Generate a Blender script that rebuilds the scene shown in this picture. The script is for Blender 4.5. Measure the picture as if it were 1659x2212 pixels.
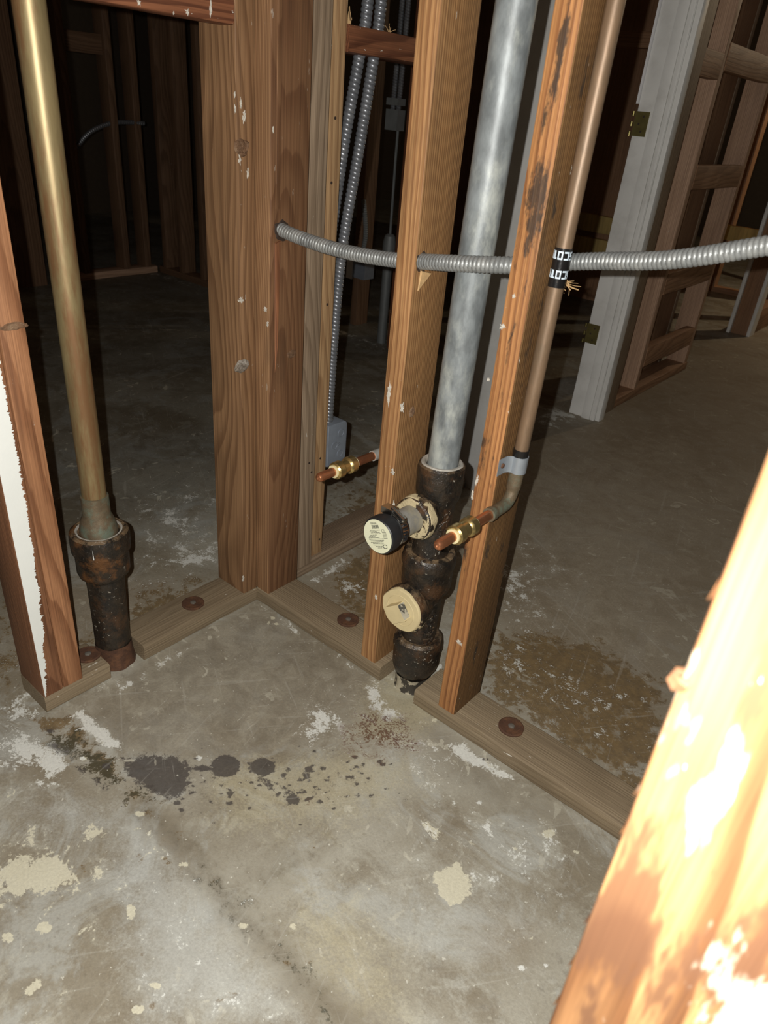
import bpy, bmesh, math, random
import numpy as np
from mathutils import Vector, Matrix, noise as mnoise
random.seed(7)
for o in list(bpy.data.objects): bpy.data.objects.remove(o)
S = bpy.context.scene
COL = S.collection
# ------------------------------------------------------------------ camera
FPX, IW, IH = 1547.42, 1659, 2212
CAM = np.array([1.01721, -0.87407, 1.01206])
YAW, PIT, ROL = 2.22871684, -0.517557257, 0.0968494
_f = np.array([math.cos(PIT)*math.cos(YAW), math.cos(PIT)*math.sin(YAW), math.sin(PIT)])
_r = np.cross(_f, [0, 0, 1]); _r /= np.linalg.norm(_r); _u = np.cross(_r, _f)
CR = _r*math.cos(ROL) + _u*math.sin(ROL); CU = -_r*math.sin(ROL) + _u*math.cos(ROL); CF = _f
cd = bpy.data.cameras.new('camera'); cam = bpy.data.objects.new('camera', cd); COL.objects.link(cam)
cd.sensor_fit = 'VERTICAL'; cd.sensor_height = 36; cd.lens = 36*FPX/IH; cd.clip_start = .02; cd.clip_end = 60
cam.matrix_world = Matrix(((CR[0], CU[0], -CF[0], CAM[0]), (CR[1], CU[1], -CF[1], CAM[1]), (CR[2], CU[2], -CF[2], CAM[2]), (0, 0, 0, 1)))
cd.dof.use_dof = True; cd.dof.focus_distance = 1.45; cd.dof.aperture_fstop = 9.0
S.camera = cam
# ------------------------------------------------------------------ world, flash, exposure
w = bpy.data.worlds.new('world'); S.world = w; w.use_nodes = True
bg = w.node_tree.nodes['Background']; bg.inputs[0].default_value = (1.0, .86, .68, 1); bg.inputs[1].default_value = .016
ld = bpy.data.lights.new('phone_flash', 'POINT'); ld.energy = 66; ld.color = (1.0, .97, .92); ld.shadow_soft_size = .003
flash = bpy.data.objects.new('phone_flash', ld); COL.objects.link(flash)
flash.location = CAM - CR*.032 + CU*.014
S.view_settings.view_transform = 'Standard'; S.view_settings.look = 'None'
S.view_settings.exposure = 0.0; S.view_settings.gamma = 1.0; S.view_settings.use_curve_mapping = False

# ------------------------------------------------------------------ pixel -> place
def ray(x, y): return CR*(x-IW/2)/FPX - CU*(y-IH/2)/FPX + CF
def onz(x, y, z=0.): d = ray(x, y); return CAM + d*(z-CAM[2])/d[2]
def onx(x, y, X): d = ray(x, y); return CAM + d*(X-CAM[0])/d[0]
def ony(x, y, Y): d = ray(x, y); return CAM + d*(Y-CAM[1])/d[1]

# ------------------------------------------------------------------ node helper
class G:
    def __init__(s, name):
        s.m = bpy.data.materials.new(name); s.m.use_nodes = True; s.t = s.m.node_tree
        s.b = s.t.nodes['Principled BSDF']
    def n(s, typ, ins=(), **pr):
        nd = s.t.nodes.new('ShaderNode'+typ)
        for k, v in pr.items(): setattr(nd, k, v)
        for k, v in (ins.items() if isinstance(ins, dict) else enumerate(ins)):
            if v is None: continue
            if isinstance(v, bpy.types.NodeSocket): s.t.links.new(v, nd.inputs[k])
            else: nd.inputs[k].default_value = v
        return nd
    def math(s, op, a, b=None, c=None, clamp=False): return s.n('Math', (a, b, c), operation=op, use_clamp=clamp).outputs[0]
    def vm(s, op, a, b=None): return s.n('VectorMath', (a, b), operation=op).outputs[0]
    def mix(s, f, a, b, bt='MIX'):
        c4 = lambda q: (*q, 1) if isinstance(q, tuple) and len(q) == 3 else q
        return s.n('Mix', {0: f, 6: c4(a), 7: c4(b)}, data_type='RGBA', blend_type=bt).outputs[2]
    def noise(s, v, sc=5., det=3., ro=.55, dist=0.): return s.n('TexNoise', {'Vector': v, 'Scale': sc, 'Detail': det, 'Roughness': ro, 'Distortion': dist}).outputs[0]
    def ss(s, v, a, b): return s.n('MapRange', {0: v, 1: a, 2: b}, interpolation_type='SMOOTHSTEP').outputs[0]
    def obj(s): return s.n('TexCoord').outputs['Object']
    def scl(s, v, xyz): return s.vm('MULTIPLY', v, xyz)
    def bump(s, h, strength=.3, dist=.002):
        nd = s.n('Bump', {'Strength': strength, 'Distance': dist, 'Height': h}); s.t.links.new(nd.outputs[0], s.b.inputs['Normal'])
    def out(s, col=None, rough=.6, metal=0., spec=None):
        for k, v in (('Base Color', col), ('Roughness', rough), ('Metallic', metal), ('Specular IOR Level', spec)):
            if v is None: continue
            if isinstance(v, bpy.types.NodeSocket): s.t.links.new(v, s.b.inputs[k])
            else: s.b.inputs[k].default_value = (*v, 1) if isinstance(v, tuple) and len(v) == 3 else v
        return s.m

def wood(name, light, dark, freq=260., pith=(.13, .05), warp=.02, ring=.75, speck=.35, mold=0., rough=.62, tilt=.02, dirt=.3, aged=None, blot=False):
    g = G(name); co = g.obj(); rnd = g.n('ObjectInfo').outputs['Random']
    off = g.n('CombineXYZ', (g.math('MULTIPLY', rnd, 3.1), g.math('MULTIPLY', rnd, 5.3), g.math('MULTIPLY', rnd, 37.))).outputs[0]
    p2 = g.vm('ADD', co, off)
    n1 = g.n('TexNoise', {'Vector': g.scl(p2, (5, 5, 1.3)), 'Scale': 1., 'Detail': 2., 'Roughness': .5}).outputs['Color']
    n2 = g.n('TexNoise', {'Vector': g.scl(p2, (40, 40, 7)), 'Scale': 1., 'Detail': 2.}).outputs['Color']
    v = g.vm('ADD', co, g.scl(g.vm('SUBTRACT', n1, (.5, .5, .5)), (warp*2.2, warp*2.2, 0)))
    v = g.vm('ADD', v, g.scl(g.vm('SUBTRACT', n2, (.5, .5, .5)), (.0035, .0035, 0)))
    sx = g.n('SeparateXYZ', (v,))
    x = g.math('ADD', sx.outputs[0], g.math('MULTIPLY_ADD', sx.outputs[2], tilt, pith[0]))
    y = g.math('ADD', sx.outputs[1], pith[1])
    d = g.math('SQRT', g.math('ADD', g.math('MULTIPLY', x, x), g.math('MULTIPLY', y, y)))
    fr = g.math('FRACT', g.math('MULTIPLY', d, freq))
    late = g.math('MULTIPLY', g.ss(fr, .25, .85), g.math('SUBTRACT', 1., g.ss(fr, .9, 1.)))
    fib = g.noise(g.scl(p2, (420, 420, 5)), 1., 2., .6)
    big = g.noise(g.scl(p2, (6, 6, 1.6)), 1., 3.)
    dk = g.noise(g.scl(p2, (14, 14, 2.4)), 1., 4., .65)
    col = g.mix(g.math('MULTIPLY', late, ring), light, dark)
    col = g.mix(.55, col, g.n('ValToRGB', (fib,)).outputs[0], 'MULTIPLY')
    nd = g.t.nodes[-1]
    for q in g.t.nodes:
        if q.type == 'VALTORGB':
            q.color_ramp.elements[0].position = .3; q.color_ramp.elements[0].color = (.35, .3, .26, 1)
            q.color_ramp.elements[1].position = .68; q.color_ramp.elements[1].color = (1.1, 1.08, 1.05, 1)
    col = g.mix(g.math('MULTIPLY', g.ss(big, .42, .72), .45), col, g.mix(1., col, (.62, .58, .55), 'MULTIPLY'))
    col = g.mix(g.math('MULTIPLY', g.ss(dk, .58, .75), dirt), col, (.05, .035, .025))
    if aged:
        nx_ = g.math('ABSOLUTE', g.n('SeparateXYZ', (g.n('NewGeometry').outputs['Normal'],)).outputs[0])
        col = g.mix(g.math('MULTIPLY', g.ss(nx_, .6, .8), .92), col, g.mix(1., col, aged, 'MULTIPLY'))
    if blot:
        b1 = g.noise(g.scl(p2, (26, 26, 6)), 1., 4., .65); b2 = g.noise(g.vm('ADD', g.scl(p2, (34, 34, 9)), (4, 2, 7)), 1., 4., .6)
        col = g.mix(g.math('MULTIPLY', g.ss(b1, .54, .62), .85), col, (.13, .06, .03))
        col = g.mix(g.math('MULTIPLY', g.ss(b2, .56, .62), .8), col, (.62, .55, .42))
    if mold:
        mn = g.noise(g.scl(p2, (30, 30, 9)), 1., 5., .7)
        lx = g.n('SeparateXYZ', (co,)).outputs
        cen = g.math('SUBTRACT', 1., g.math('MULTIPLY', g.math('ABSOLUTE', lx[0]), 75., clamp=True))
        hi = g.ss(lx[2], .45, .8)
        mn = g.math('ADD', mn, g.math('MULTIPLY', g.math('MULTIPLY', cen, hi), .125))
        mk = g.math('MULTIPLY', g.ss(mn, .575, .68), mold)
        col = g.mix(mk, col, (.028, .024, .02))
    s1 = g.noise(g.scl(p2, (160, 160, 45)), 1., 3., .6); s2 = g.noise(g.scl(p2, (9, 9, 6)), 1., 2.)
    sp = g.math('MULTIPLY', g.ss(g.math('ADD', s1, g.math('MULTIPLY', s2, .35)), .93-.02, .96-.02), speck*2., clamp=True)
    col = g.mix(sp, col, (.62, .58, .5))
    g.bump(g.math('ADD', g.math('MULTIPLY', late, .5), fib), .35, .0012)
    return g.out(col, rough, 0., .35)

def plain(name, col, rough=.5, metal=0., vary=.25, scale=30., dirt=None, dirtamt=.5, bump=.15, spec=None, aniso=(1, 1, 1), detail=4., lo=.45, hi=.7):
    g = G(name); co = g.scl(g.obj(), aniso)
    n = g.noise(co, scale, detail, .6)
    c = g.mix(g.math('MULTIPLY', g.ss(n, .3, .7), vary), col, tuple(q*.45 for q in col))
    if dirt:
        n2 = g.noise(co, scale*.45, 6., .65)
        c = g.mix(g.math('MULTIPLY', g.ss(n2, lo, hi), dirtamt), c, dirt)
    g.bump(g.noise(co, scale*6, 3.), bump, .001)
    return g.out(c, rough, metal, spec)

def castiron(name, rust=.5, paint=0., dust=.3):
    g = G(name); co = g.obj()
    n1 = g.noise(co, 22., 6., .68); n2 = g.noise(g.vm('ADD', co, (3, 1, 2)), 45., 5., .7); n3 = g.noise(g.vm('ADD', co, (7, 5, 2)), 130., 3., .6); n4 = g.noise(g.vm('ADD', co, (1, 8, 4)), 14., 5., .6)
    c = g.mix(g.ss(n2, .35, .7), (.014, .012, .010), (.038, .027, .018))
    c = g.mix(g.math('MULTIPLY', g.ss(n1, .48, .66), rust), c, (.15, .065, .022))
    nz = g.n('SeparateXYZ', (g.n('NewGeometry').outputs['Normal'],)).outputs[2]
    up = g.ss(nz, .3, .95)
    c = g.mix(g.math('MULTIPLY', up, g.math('MULTIPLY', g.ss(n2, .4, .6), .75)), c, (.22, .15, .085))
    c = g.mix(g.math('MULTIPLY', g.ss(g.math('ADD', n3, g.math('MULTIPLY', n4, .3)), .82, .87), dust), c, (.5, .46, .38))
    if paint: c = g.mix(g.math('MULTIPLY', g.ss(g.math('ADD', n4, g.math('MULTIPLY', n2, .25)), .575, .605), paint), c, (.55, .46, .28))
    g.bump(g.math('ADD', n2, g.math('MULTIPLY', n3, .6)), .9, .003)
    return g.out(c, g.math('MULTIPLY_ADD', n1, .5, .14), 0., .5)

M = {}
M['A'] = wood('wood_corner', (.29, .165, .082), (.125, .06, .027), 95., (.03, .10), .055, .6, .2, dirt=.5, tilt=.05)
M['B'] = wood('wood_brown', (.34, .195, .098), (.18, .085, .04), 170., (.09, .03), .035, .55, .15, dirt=.5, tilt=.03, aged=(.62, .55, .53))
M['mid'] = wood('wood_orange', (.45, .245, .105), (.22, .092, .034), 250., (.02, .12), .012, .7, .35, dirt=.3, aged=(.66, .68, .66))
M['right'] = wood('wood_moldy', (.47, .225, .085), (.22, .083, .03), 250., (.03, .13), .012, .7, .4, mold=.85, dirt=.35, aged=(.40, .48, .50))
M['left'] = wood('wood_left', (.42, .205, .10), (.21, .085, .036), 230., (.13, .02), .010, .75, .3, dirt=.3)
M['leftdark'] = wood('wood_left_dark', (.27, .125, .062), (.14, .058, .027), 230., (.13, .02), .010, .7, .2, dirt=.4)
M['strip'] = wood('wood_strip', (.50, .32, .165), (.27, .145, .066), 260., (.1, .03), .01, .55, .2, dirt=.2)
M['grey'] = wood('wood_grey', (.36, .27, .185), (.17, .115, .07), 200., (.1, .05), .015, .5, .3, dirt=.4)
M['plate'] = wood('wood_plate', (.31, .245, .16), (.22, .165, .10), 210., (.04, .12), .015, .45, .7, dirt=.35)
M['red'] = wood('wood_red', (.24, .095, .045), (.10, .033, .016), 240., (.1, .02), .012, .75, .5, dirt=.3)
M['bgw'] = wood('wood_background', (.46, .27, .155), (.26, .135, .07), 170., (.1, .04), .02, .6, .2, dirt=.35)
M['bgwarm'] = wood('wood_background_warm', (.62, .41, .28), (.40, .24, .15), 170., (.1, .04), .02, .5, .2, dirt=.2)
M['bgdim'] = wood('wood_dim', (.22, .13, .075), (.12, .065, .035), 170., (.1, .04), .02, .6, .1, dirt=.4)  # background wood darkened: dimness of the left room put into the colour
M['fg'] = wood('wood_foreground', (.44, .235, .10), (.16, .065, .024), 110., (.03, .16), .03, .9, .5, rough=.75, dirt=.6, blot=True)
M['iron'] = castiron('cast_iron', .38, 0., .6)
M['ironrust'] = castiron('cast_iron_rusty', .9, 0., .3)
M['ironpaint'] = castiron('cast_iron_flaked_paint', .5, .95, .5)
M['galv'] = plain('galvanized', (.27, .295, .30), .48, .18, .85, 48., (.50, .52, .47), .8, .1, aniso=(1, 1, .45), detail=7.)
M['galvold'] = plain('galvanized_dull', (.36, .36, .34), .6, .35, .5, 40., (.5, .44, .28), .7, .3)
M['brass'] = plain('brass_pipe', (.33, .255, .125), .44, .42, .55, 60., (.22, .11, .048), .9, .08, aniso=(1, 1, .16), detail=7., lo=.42, hi=.6)
M['verdi'] = plain('verdigris_copper', (.17, .125, .075), .6, .3, .5, 90., (.15, .21, .16), .75, .4)
M['copper'] = plain('copper', (.66, .27, .13), .34, .85, .3, 60., (.36, .17, .10), .5, .1)
M['copperold'] = plain('copper_tarnished', (.24, .155, .092), .48, .32, .5, 70., (.15, .11, .07), .8, .1, aniso=(1, 1, .3), detail=6.)
M['fitting'] = plain('brass_fitting', (.62, .47, .2), .28, .9, .25, 80.)
M['collar'] = plain('cream_collar', (.70, .62, .36), .45)
M['cream'] = plain('cream_paint', (.70, .58, .33), .5, 0., .15, 55., (.04, .035, .03), .9, .15, lo=.665, hi=.68)
M['chip'] = plain('chipped_paint', (.5, .47, .38), .6, 0., .3, 90., (.03, .03, .03), .9, .2, lo=.5, hi=.56)
M['rubber'] = plain('black_rubber', (.018, .019, .021), .42)
M['label'] = plain('label_paper', (.72, .72, .52), .5, vary=.05)
M['ink'] = plain('ink', (.03, .03, .028), .6)
M['steel'] = plain('clamp_steel', (.55, .54, .52), .22, 1., .2)
M['flex'] = plain('flex_conduit', (.27, .28, .275), .45, .35, .5, 70., (.48, .48, .45), .5, .2, detail=6.)
M['flexdark'] = plain('flex_cable', (.22, .23, .25), .36, .5, .4, 55., (.4, .4, .4), .3, .1)
M['bluebox'] = plain('blue_grey_steel', (.30, .34, .40), .45, .4, .2, 40.)
M['greybox'] = plain('grey_steel', (.22, .235, .235), .55, .3)
M['strap'] = plain('zinc_strap', (.40, .44, .48), .42, .5, .3)
M['tape'] = plain('black_tape', (.012, .011, .011), .22, spec=.6)
M['white'] = plain('tape_letters', (.62, .72, .80), .5, vary=.05)
M['jamb'] = plain('grey_white_paint', (.86, .86, .83), .5, 0., .08, 12., (.42, .40, .36), .35, .06)
M['hinge'] = plain('brass_hinge', (.32, .27, .10), .35, .75, .4, 50.)
M['rust'] = plain('rust', (.10, .045, .024), .8, 0., .6, 120., (.19, .085, .038), .7, .8)
M['bolt'] = plain('bolt_zinc', (.22, .2, .17), .5, .4, .3, 90., (.14, .07, .035), .6)
M['lead'] = plain('lead_ring', (.52, .49, .43), .6, .1, .4, 70., (.2, .15, .1), .5, .5)
M['solder'] = plain('solder', (.52, .52, .48), .5, .4, .3, 80.)
M['nail'] = plain('nail_head', (.06, .04, .03), .6, .3)
M['splinter'] = plain('fresh_wood', (.62, .40, .19), .7, 0., .4, 120.)
M['redsplit'] = wood('split_wood', (.30, .125, .055), (.18, .07, .03), 300.)
M['knot'] = plain('knot', (.17, .09, .045), .8, 0., .6, 160., (.30, .20, .12), .6, .8)
M['greyscar'] = plain('grey_scar', (.22, .18, .14), .8, 0., .5, 120., (.45, .42, .37), .7, .8)
M['wpaint'] = plain('white_paint', (.80, .82, .78), .55, 0., .05)
M['fleck'] = plain('dull_paint_fleck', (.62, .58, .5), .6, 0., .5, 300.)
M['footpaint'] = plain('flaked_foot_paint', (.46, .41, .30), .6, 0., .3, 60., (.03, .025, .02), .95, .3, lo=.48, hi=.52)
M['ochre'] = plain('ochre_batt', (.75, .55, .20), .8, 0., .5, 9., (.15, .09, .04), .6, .3, aniso=(.3, 1, 3))
M['rail'] = plain('grey_rail_paint', (.5, .5, .48), .5, 0., .15, 16., (.3, .27, .23), .4, .1)
M['chrome'] = plain('bright_strip', (.9, .9, .92), .3, 0., .02)

# ------------------------------------------------------------------ geometry helper
class MB:
    def __init__(s): s.v = []; s.f = []
    def add(s, v, f):
        b = len(s.v); s.v += [tuple(q) for q in v]; s.f += [tuple(i+b for i in q) for q in f]; return s
    def box(s, a, b):
        x0, y0, z0 = a; x1, y1, z1 = b
        return s.add([(x0, y0, z0), (x1, y0, z0), (x1, y1, z0), (x0, y1, z0), (x0, y0, z1), (x1, y0, z1), (x1, y1, z1), (x0, y1, z1)],
                     [(3, 2, 1, 0), (4, 5, 6, 7), (0, 1, 5, 4), (1, 2, 6, 5), (2, 3, 7, 6), (3, 0, 4, 7)])
    def sweep(s, pts, rf, n=16, cap=True):
        P = np.array(pts, float); N = len(P)
        T = np.gradient(P, axis=0); T /= np.linalg.norm(T, axis=1)[:, None]
        a = np.array([0, 0, 1.]) if abs(T[0][2]) < .9 else np.array([1., 0, 0])
        u = np.cross(T[0], a); u /= np.linalg.norm(u)
        seg = np.r_[0, np.cumsum(np.linalg.norm(np.diff(P, axis=0), axis=1))]
        V = []
        for i in range(N):
            u = u - T[i]*(u@T[i]); u /= np.linalg.norm(u); q = np.cross(T[i], u)
            for k in range(n):
                th = 2*math.pi*k/n; r = rf(seg[i], th)
                V.append(P[i] + r*(math.cos(th)*u + math.sin(th)*q))
        F = [(i*n+k, i*n+(k+1) % n, (i+1)*n+(k+1) % n, (i+1)*n+k) for i in range(N-1) for k in range(n)]
        if cap: F += [tuple(reversed(range(n))), tuple((N-1)*n+k for k in range(n))]
        return s.add(V, F)
    def tube(s, pts, r, n=16, cap=True): return s.sweep(pts, (lambda a, t: r), n, cap)
    def lathe(s, prof, org, axis=(0, 0, 1), n=32, wob=0., seed=0., cap=True):
        A = np.array(axis, float); A /= np.linalg.norm(A); h = np.array([1., 0, 0]) if abs(A[0]) < .9 else np.array([0, 1., 0])
        u = np.cross(A, h); u /= np.linalg.norm(u); q = np.cross(A, u); O = np.array(org, float); V = []
        for r, z in prof:
            for k in range(n):
                th = 2*math.pi*k/n; d = math.cos(th)*u + math.sin(th)*q
                rr = r
                if wob and r > 0: rr += wob*mnoise.noise(Vector((math.cos(th)*2.2+seed, math.sin(th)*2.2, z*45)))*2
                V.append(O + A*z + d*rr)
        N = len(prof)
        F = [(i*n+k, i*n+(k+1) % n, (i+1)*n+(k+1) % n, (i+1)*n+k) for i in range(N-1) for k in range(n)]
        if cap: F += [tuple(reversed(range(n))), tuple((N-1)*n+k for k in range(n))]
        return s.add(V, F)

WM = {}
def tag(o, label=None, cat=None, group=None, kind=None):
    for k, v in (('label', label), ('category', cat), ('group', group), ('kind', kind)):
        if v: o[k] = v
    return o
def obj(name, mb, mat, root=None, loc=None, smooth=30, label=None, kind=None, R=None):
    """mb is in world coordinates. Top level: origin at loc; child: stored relative to the root thing"""
    if root is None:
        mw = Matrix.Translation(Vector(loc if loc is not None else (0, 0, 0)))
        if R is not None: mw = mw @ R.to_4x4()
    else: mw = WM[root.name]
    inv = np.array(mw.inverted()); V = np.array(mb.v, float); V = V @ inv[:3, :3].T + inv[:3, 3]
    me = bpy.data.meshes.new(name); me.from_pydata(V.tolist(), [], mb.f); me.update()
    bm = bmesh.new(); bm.from_mesh(me); bmesh.ops.recalc_face_normals(bm, faces=bm.faces); bm.to_mesh(me); bm.free()
    if smooth:
        me.polygons.foreach_set('use_smooth', [True]*len(me.polygons)); me.set_sharp_from_angle(angle=math.radians(smooth))
    me.materials.append(M[mat] if isinstance(mat, str) else mat)
    o = bpy.data.objects.new(name, me); COL.objects.link(o)
    if root is None: o.matrix_world = mw
    else: o.parent = root
    WM[o.name] = mw
    return tag(o, label, None, None, kind)
def thing(name, label, cat, loc, group=None):
    o = bpy.data.objects.new(name, None); COL.objects.link(o); o.location = loc; o.empty_display_size = .05
    WM[o.name] = Matrix.Translation(Vector(loc)); return tag(o, label, cat, group)

AX = {'Z': Matrix.Identity(3), 'X': Matrix.Rotation(math.pi/2, 3, 'Y'), 'Y': Matrix.Rotation(-math.pi/2, 3, 'X')}
def board(name, x, y, z, mat, label=None, cat=None, axis='Z', ch=.0025, wob=.0008, seed=None, group=None, kind=None, root=None):
    """a sawn board between the given world limits with eased, slightly uneven edges; grain runs along its axis"""
    seed = random.random()*100 if seed is None else seed
    lim = {'X': x, 'Y': y, 'Z': z}; i = 'XYZ'.index(axis); L = lim[axis][1]-lim[axis][0]
    o3 = [k for k in (0, 1, 2) if k != i]; ab = [x, y, z]; A = ab[o3[0]]; B = ab[o3[1]]
    n = max(2, min(40, int(L/.04)+2))
    c = ch; cs = [(A[0]+c, B[0]), (A[1]-c, B[0]), (A[1]-c*.3, B[0]+c*.3), (A[1], B[0]+c), (A[1], B[1]-c), (A[1]-c*.3, B[1]-c*.3), (A[1]-c, B[1]), (A[0]+c, B[1]), (A[0]+c*.3, B[1]-c*.3), (A[0], B[1]-c), (A[0], B[0]+c), (A[0]+c*.3, B[0]+c*.3)]
    mb = MB(); V = []; mA = (A[0]+A[1])/2; mB = (B[0]+B[1])/2
    for k in range(n):
        t = lim[axis][0] + L*k/(n-1)
        for j, (a, b) in enumerate(cs):
            e = 1 - wob*(.5+.5*mnoise.noise(Vector((seed, j//3*3.3, t*9))))*14 if False else 0
            w1 = wob*mnoise.noise(Vector((seed, j//3*3.7, t*14)))
            sa = 1 if a > mA else -1; sb = 1 if b > mB else -1
            p = [0, 0, 0]; p[i] = t; p[o3[0]] = a - sa*abs(w1); p[o3[1]] = b - sb*abs(w1); V.append(p)
    m = len(cs); F = [(k*m+j, k*m+(j+1) % m, (k+1)*m+(j+1) % m, (k+1)*m+j) for k in range(n-1) for j in range(m)]
    F += [tuple(reversed(range(m))), tuple((n-1)*m+j for j in range(m))]
    mb.add(V, F); loc = [mA, mA, mA]; loc[i] = lim[axis][0]; loc[o3[0]] = mA; loc[o3[1]] = mB
    if root is not None: return obj(name, mb, mat, root, smooth=25)
    o = obj(name, mb, mat, None, loc, 25, R=AX[axis])
    return tag(o, label, cat, group, kind)

def curve(pts, n=60):
    P = np.array(pts, float); N = len(P); out = []
    Q = np.vstack([2*P[0]-P[1], P, 2*P[-1]-P[-2]])
    for t in np.linspace(0, N-1, n):
        i = min(int(t), N-2); u = t-i; a, b, c, d = Q[i], Q[i+1], Q[i+2], Q[i+3]
        out.append(.5*((2*b)+(c-a)*u+(2*a-5*b+4*c-d)*u*u+(-a+3*b-3*c+d)*u**3))
    return np.array(out)
def resample(P, step):
    s = np.r_[0, np.cumsum(np.linalg.norm(np.diff(P, axis=0), axis=1))]; n = int(s[-1]/step)+1
    t = np.linspace(0, s[-1], n); return np.stack([np.interp(t, s, P[:, k]) for k in range(3)], 1)
def flexmb(pts, r, pitch=.0088, depth=.0022, n=18, step=None):
    step = step or pitch/7
    P = resample(curve(pts, 200), step or pitch/6)
    return MB().sweep(P, lambda s, th: r - depth*(1-abs(math.sin(math.pi*(s/pitch) + th/2)))**1.6, n)

# ================================================================== STRUCTURE
# ---- floor: one slab with masks for its paint, stains and adhesive
def axisgrid(lo, a, b, hi, fine, coarse):
    return np.unique(np.r_[np.arange(lo, a, coarse), np.arange(a, b, fine), np.arange(b, hi+coarse, coarse)])
gx = axisgrid(-5.0, -.5, 1.3, 3.0, .0045, .06); gy = axisgrid(-2.2, -.9, .6, 8.0, .0045, .06)
X, Y = np.meshgrid(gx, gy, indexing='ij'); nx, ny = X.shape
mask = {k: np.zeros_like(X) for k in ('white', 'dark', 'ochre', 'cream', 'grime', 'rust', 'hall_lift', 'tan', 'lgrey', 'bay', 'brown', 'olive')}
def sdpoly(poly, bx):
    xs = X[bx]; ys = Y[bx]; d = np.full(xs.shape, 1e9); ins = np.zeros(xs.shape, bool); n = len(poly)
    for i in range(n):
        x0, y0 = poly[i]; x1, y1 = poly[(i+1) % n]; ex, ey = x1-x0, y1-y0
        t = np.clip(((xs-x0)*ex+(ys-y0)*ey)/(ex*ex+ey*ey+1e-12), 0, 1)
        d = np.minimum(d, np.hypot(xs-x0-t*ex, ys-y0-t*ey))
        c = ((y0 > ys) != (y1 > ys)); ins ^= c & (xs < (x1-x0)*(ys-y0)/((y1-y0) if y1 != y0 else 1e-12)+x0)
    return np.where(ins, d, -d)
def stain(k, pix, soft=.02, amt=1.):
    poly = [onz(*q)[:2] for q in pix]; a = np.array(poly); lo = a.min(0)-soft*2; hi = a.max(0)+soft*2
    i0, i1 = np.searchsorted(gx, [lo[0], hi[0]]); j0, j1 = np.searchsorted(gy, [lo[1], hi[1]])
    if i1 <= i0 or j1 <= j0: return
    bx = (slice(i0, i1), slice(j0, j1)); v = np.clip(.5+sdpoly(poly, bx)/(2*soft), 0, 1)*amt
    mask[k][bx] = np.maximum(mask[k][bx], v)
def spot(k, x, y, rx, ry, soft=.006, amt=1., n=12): stain(k, [(x+rx*math.cos(2*math.pi*i/n), y+ry*math.sin(2*math.pi*i/n)) for i in range(n)], soft, amt)
def line(k, pts, wpx, soft=.01, amt=1.):
    p = np.array(pts, float); L = []; R = []
    for i in range(len(p)):
        d = p[min(i+1, len(p)-1)]-p[max(i-1, 0)]; n = np.array([-d[1], d[0]])/np.hypot(*d)*wpx/2; L.append(tuple(p[i]+n)); R.append(tuple(p[i]-n))
    stain(k, L+R[::-1], soft, amt)
# white paint and dust
stain('white', [(158, 1540), (180, 1532), (210, 1562), (265, 1603), (262, 1617), (225, 1610), (190, 1580)], .012)
stain('white', [(0, 1590), (60, 1575), (120, 1605), (160, 1635), (150, 1660), (100, 1690), (60, 1665), (0, 1640)], .03, .8)
stain('white', [(0, 1515), (50, 1478), (60, 1510), (100, 1545), (20, 1570), (0, 1570)], .03, .62)
stain('white', [(645, 1580), (680, 1515), (745, 1540), (740, 1580), (690, 1610), (645, 1600)], .035, .66)
stain('white', [(795, 1490), (812, 1480), (822, 1510), (860, 1535), (870, 1552), (830, 1560), (800, 1530)], .018, .9)
stain('white', [(960, 1598), (1000, 1605), (1050, 1640), (1110, 1675), (1090, 1685), (1030, 1655), (990, 1640)], .014, .95)
stain('white', [(880, 1600), (1000, 1630), (980, 1690), (900, 1660)], .05, .52)
stain('white', [(1082, 1200), (1140, 1240), (1155, 1290), (1100, 1320), (1080, 1260)], .05, .62)
stain('white', [(380, 1210), (440, 1180), (470, 1180), (470, 1212), (400, 1230)], .03, .72)
stain('white', [(930, 1440), (960, 1425), (960, 1450), (935, 1465)], .015, .8)
stain('white', [(985, 1130), (1000, 1140), (985, 1200), (978, 1180)], .03, .7)
stain('white', [(1160, 880), (1230, 895), (1210, 930), (1150, 915)], .06, .6)
stain('white', [(660, 1255), (740, 1205), (760, 1215), (690, 1262)], .015, .6)
stain('white', [(700, 1240), (790, 1255), (780, 1300), (720, 1260)], .03, .54)
stain('white', [(200, 1350), (260, 1300), (280, 1320), (230, 1370)], .02, .5)
for q in [((880, 1580), (960, 1640), 14), ((240, 1500), (420, 1390), 6), ((560, 1310), (820, 1478), 5), ((1130, 1870), (1040, 1780), 12), ((880, 1735), (980, 1850), 30), ((1170, 1930), (1060, 1800), 16)]: line('white', q[:2], q[2], .02, .52)
for a, b, c in [((335, 590), (450, 627), 5), ((690, 700), (850, 762), 5), ((1180, 880), (1250, 905), 10)]: line('white', (a, b), c, .03, .75)
for x, y in [(430, 1638), (177, 1640), (280, 1475), (1125, 2090), (1180, 2085), (1035, 1735)]: spot('white', x, y, 9, 7, .004, .8)
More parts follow.
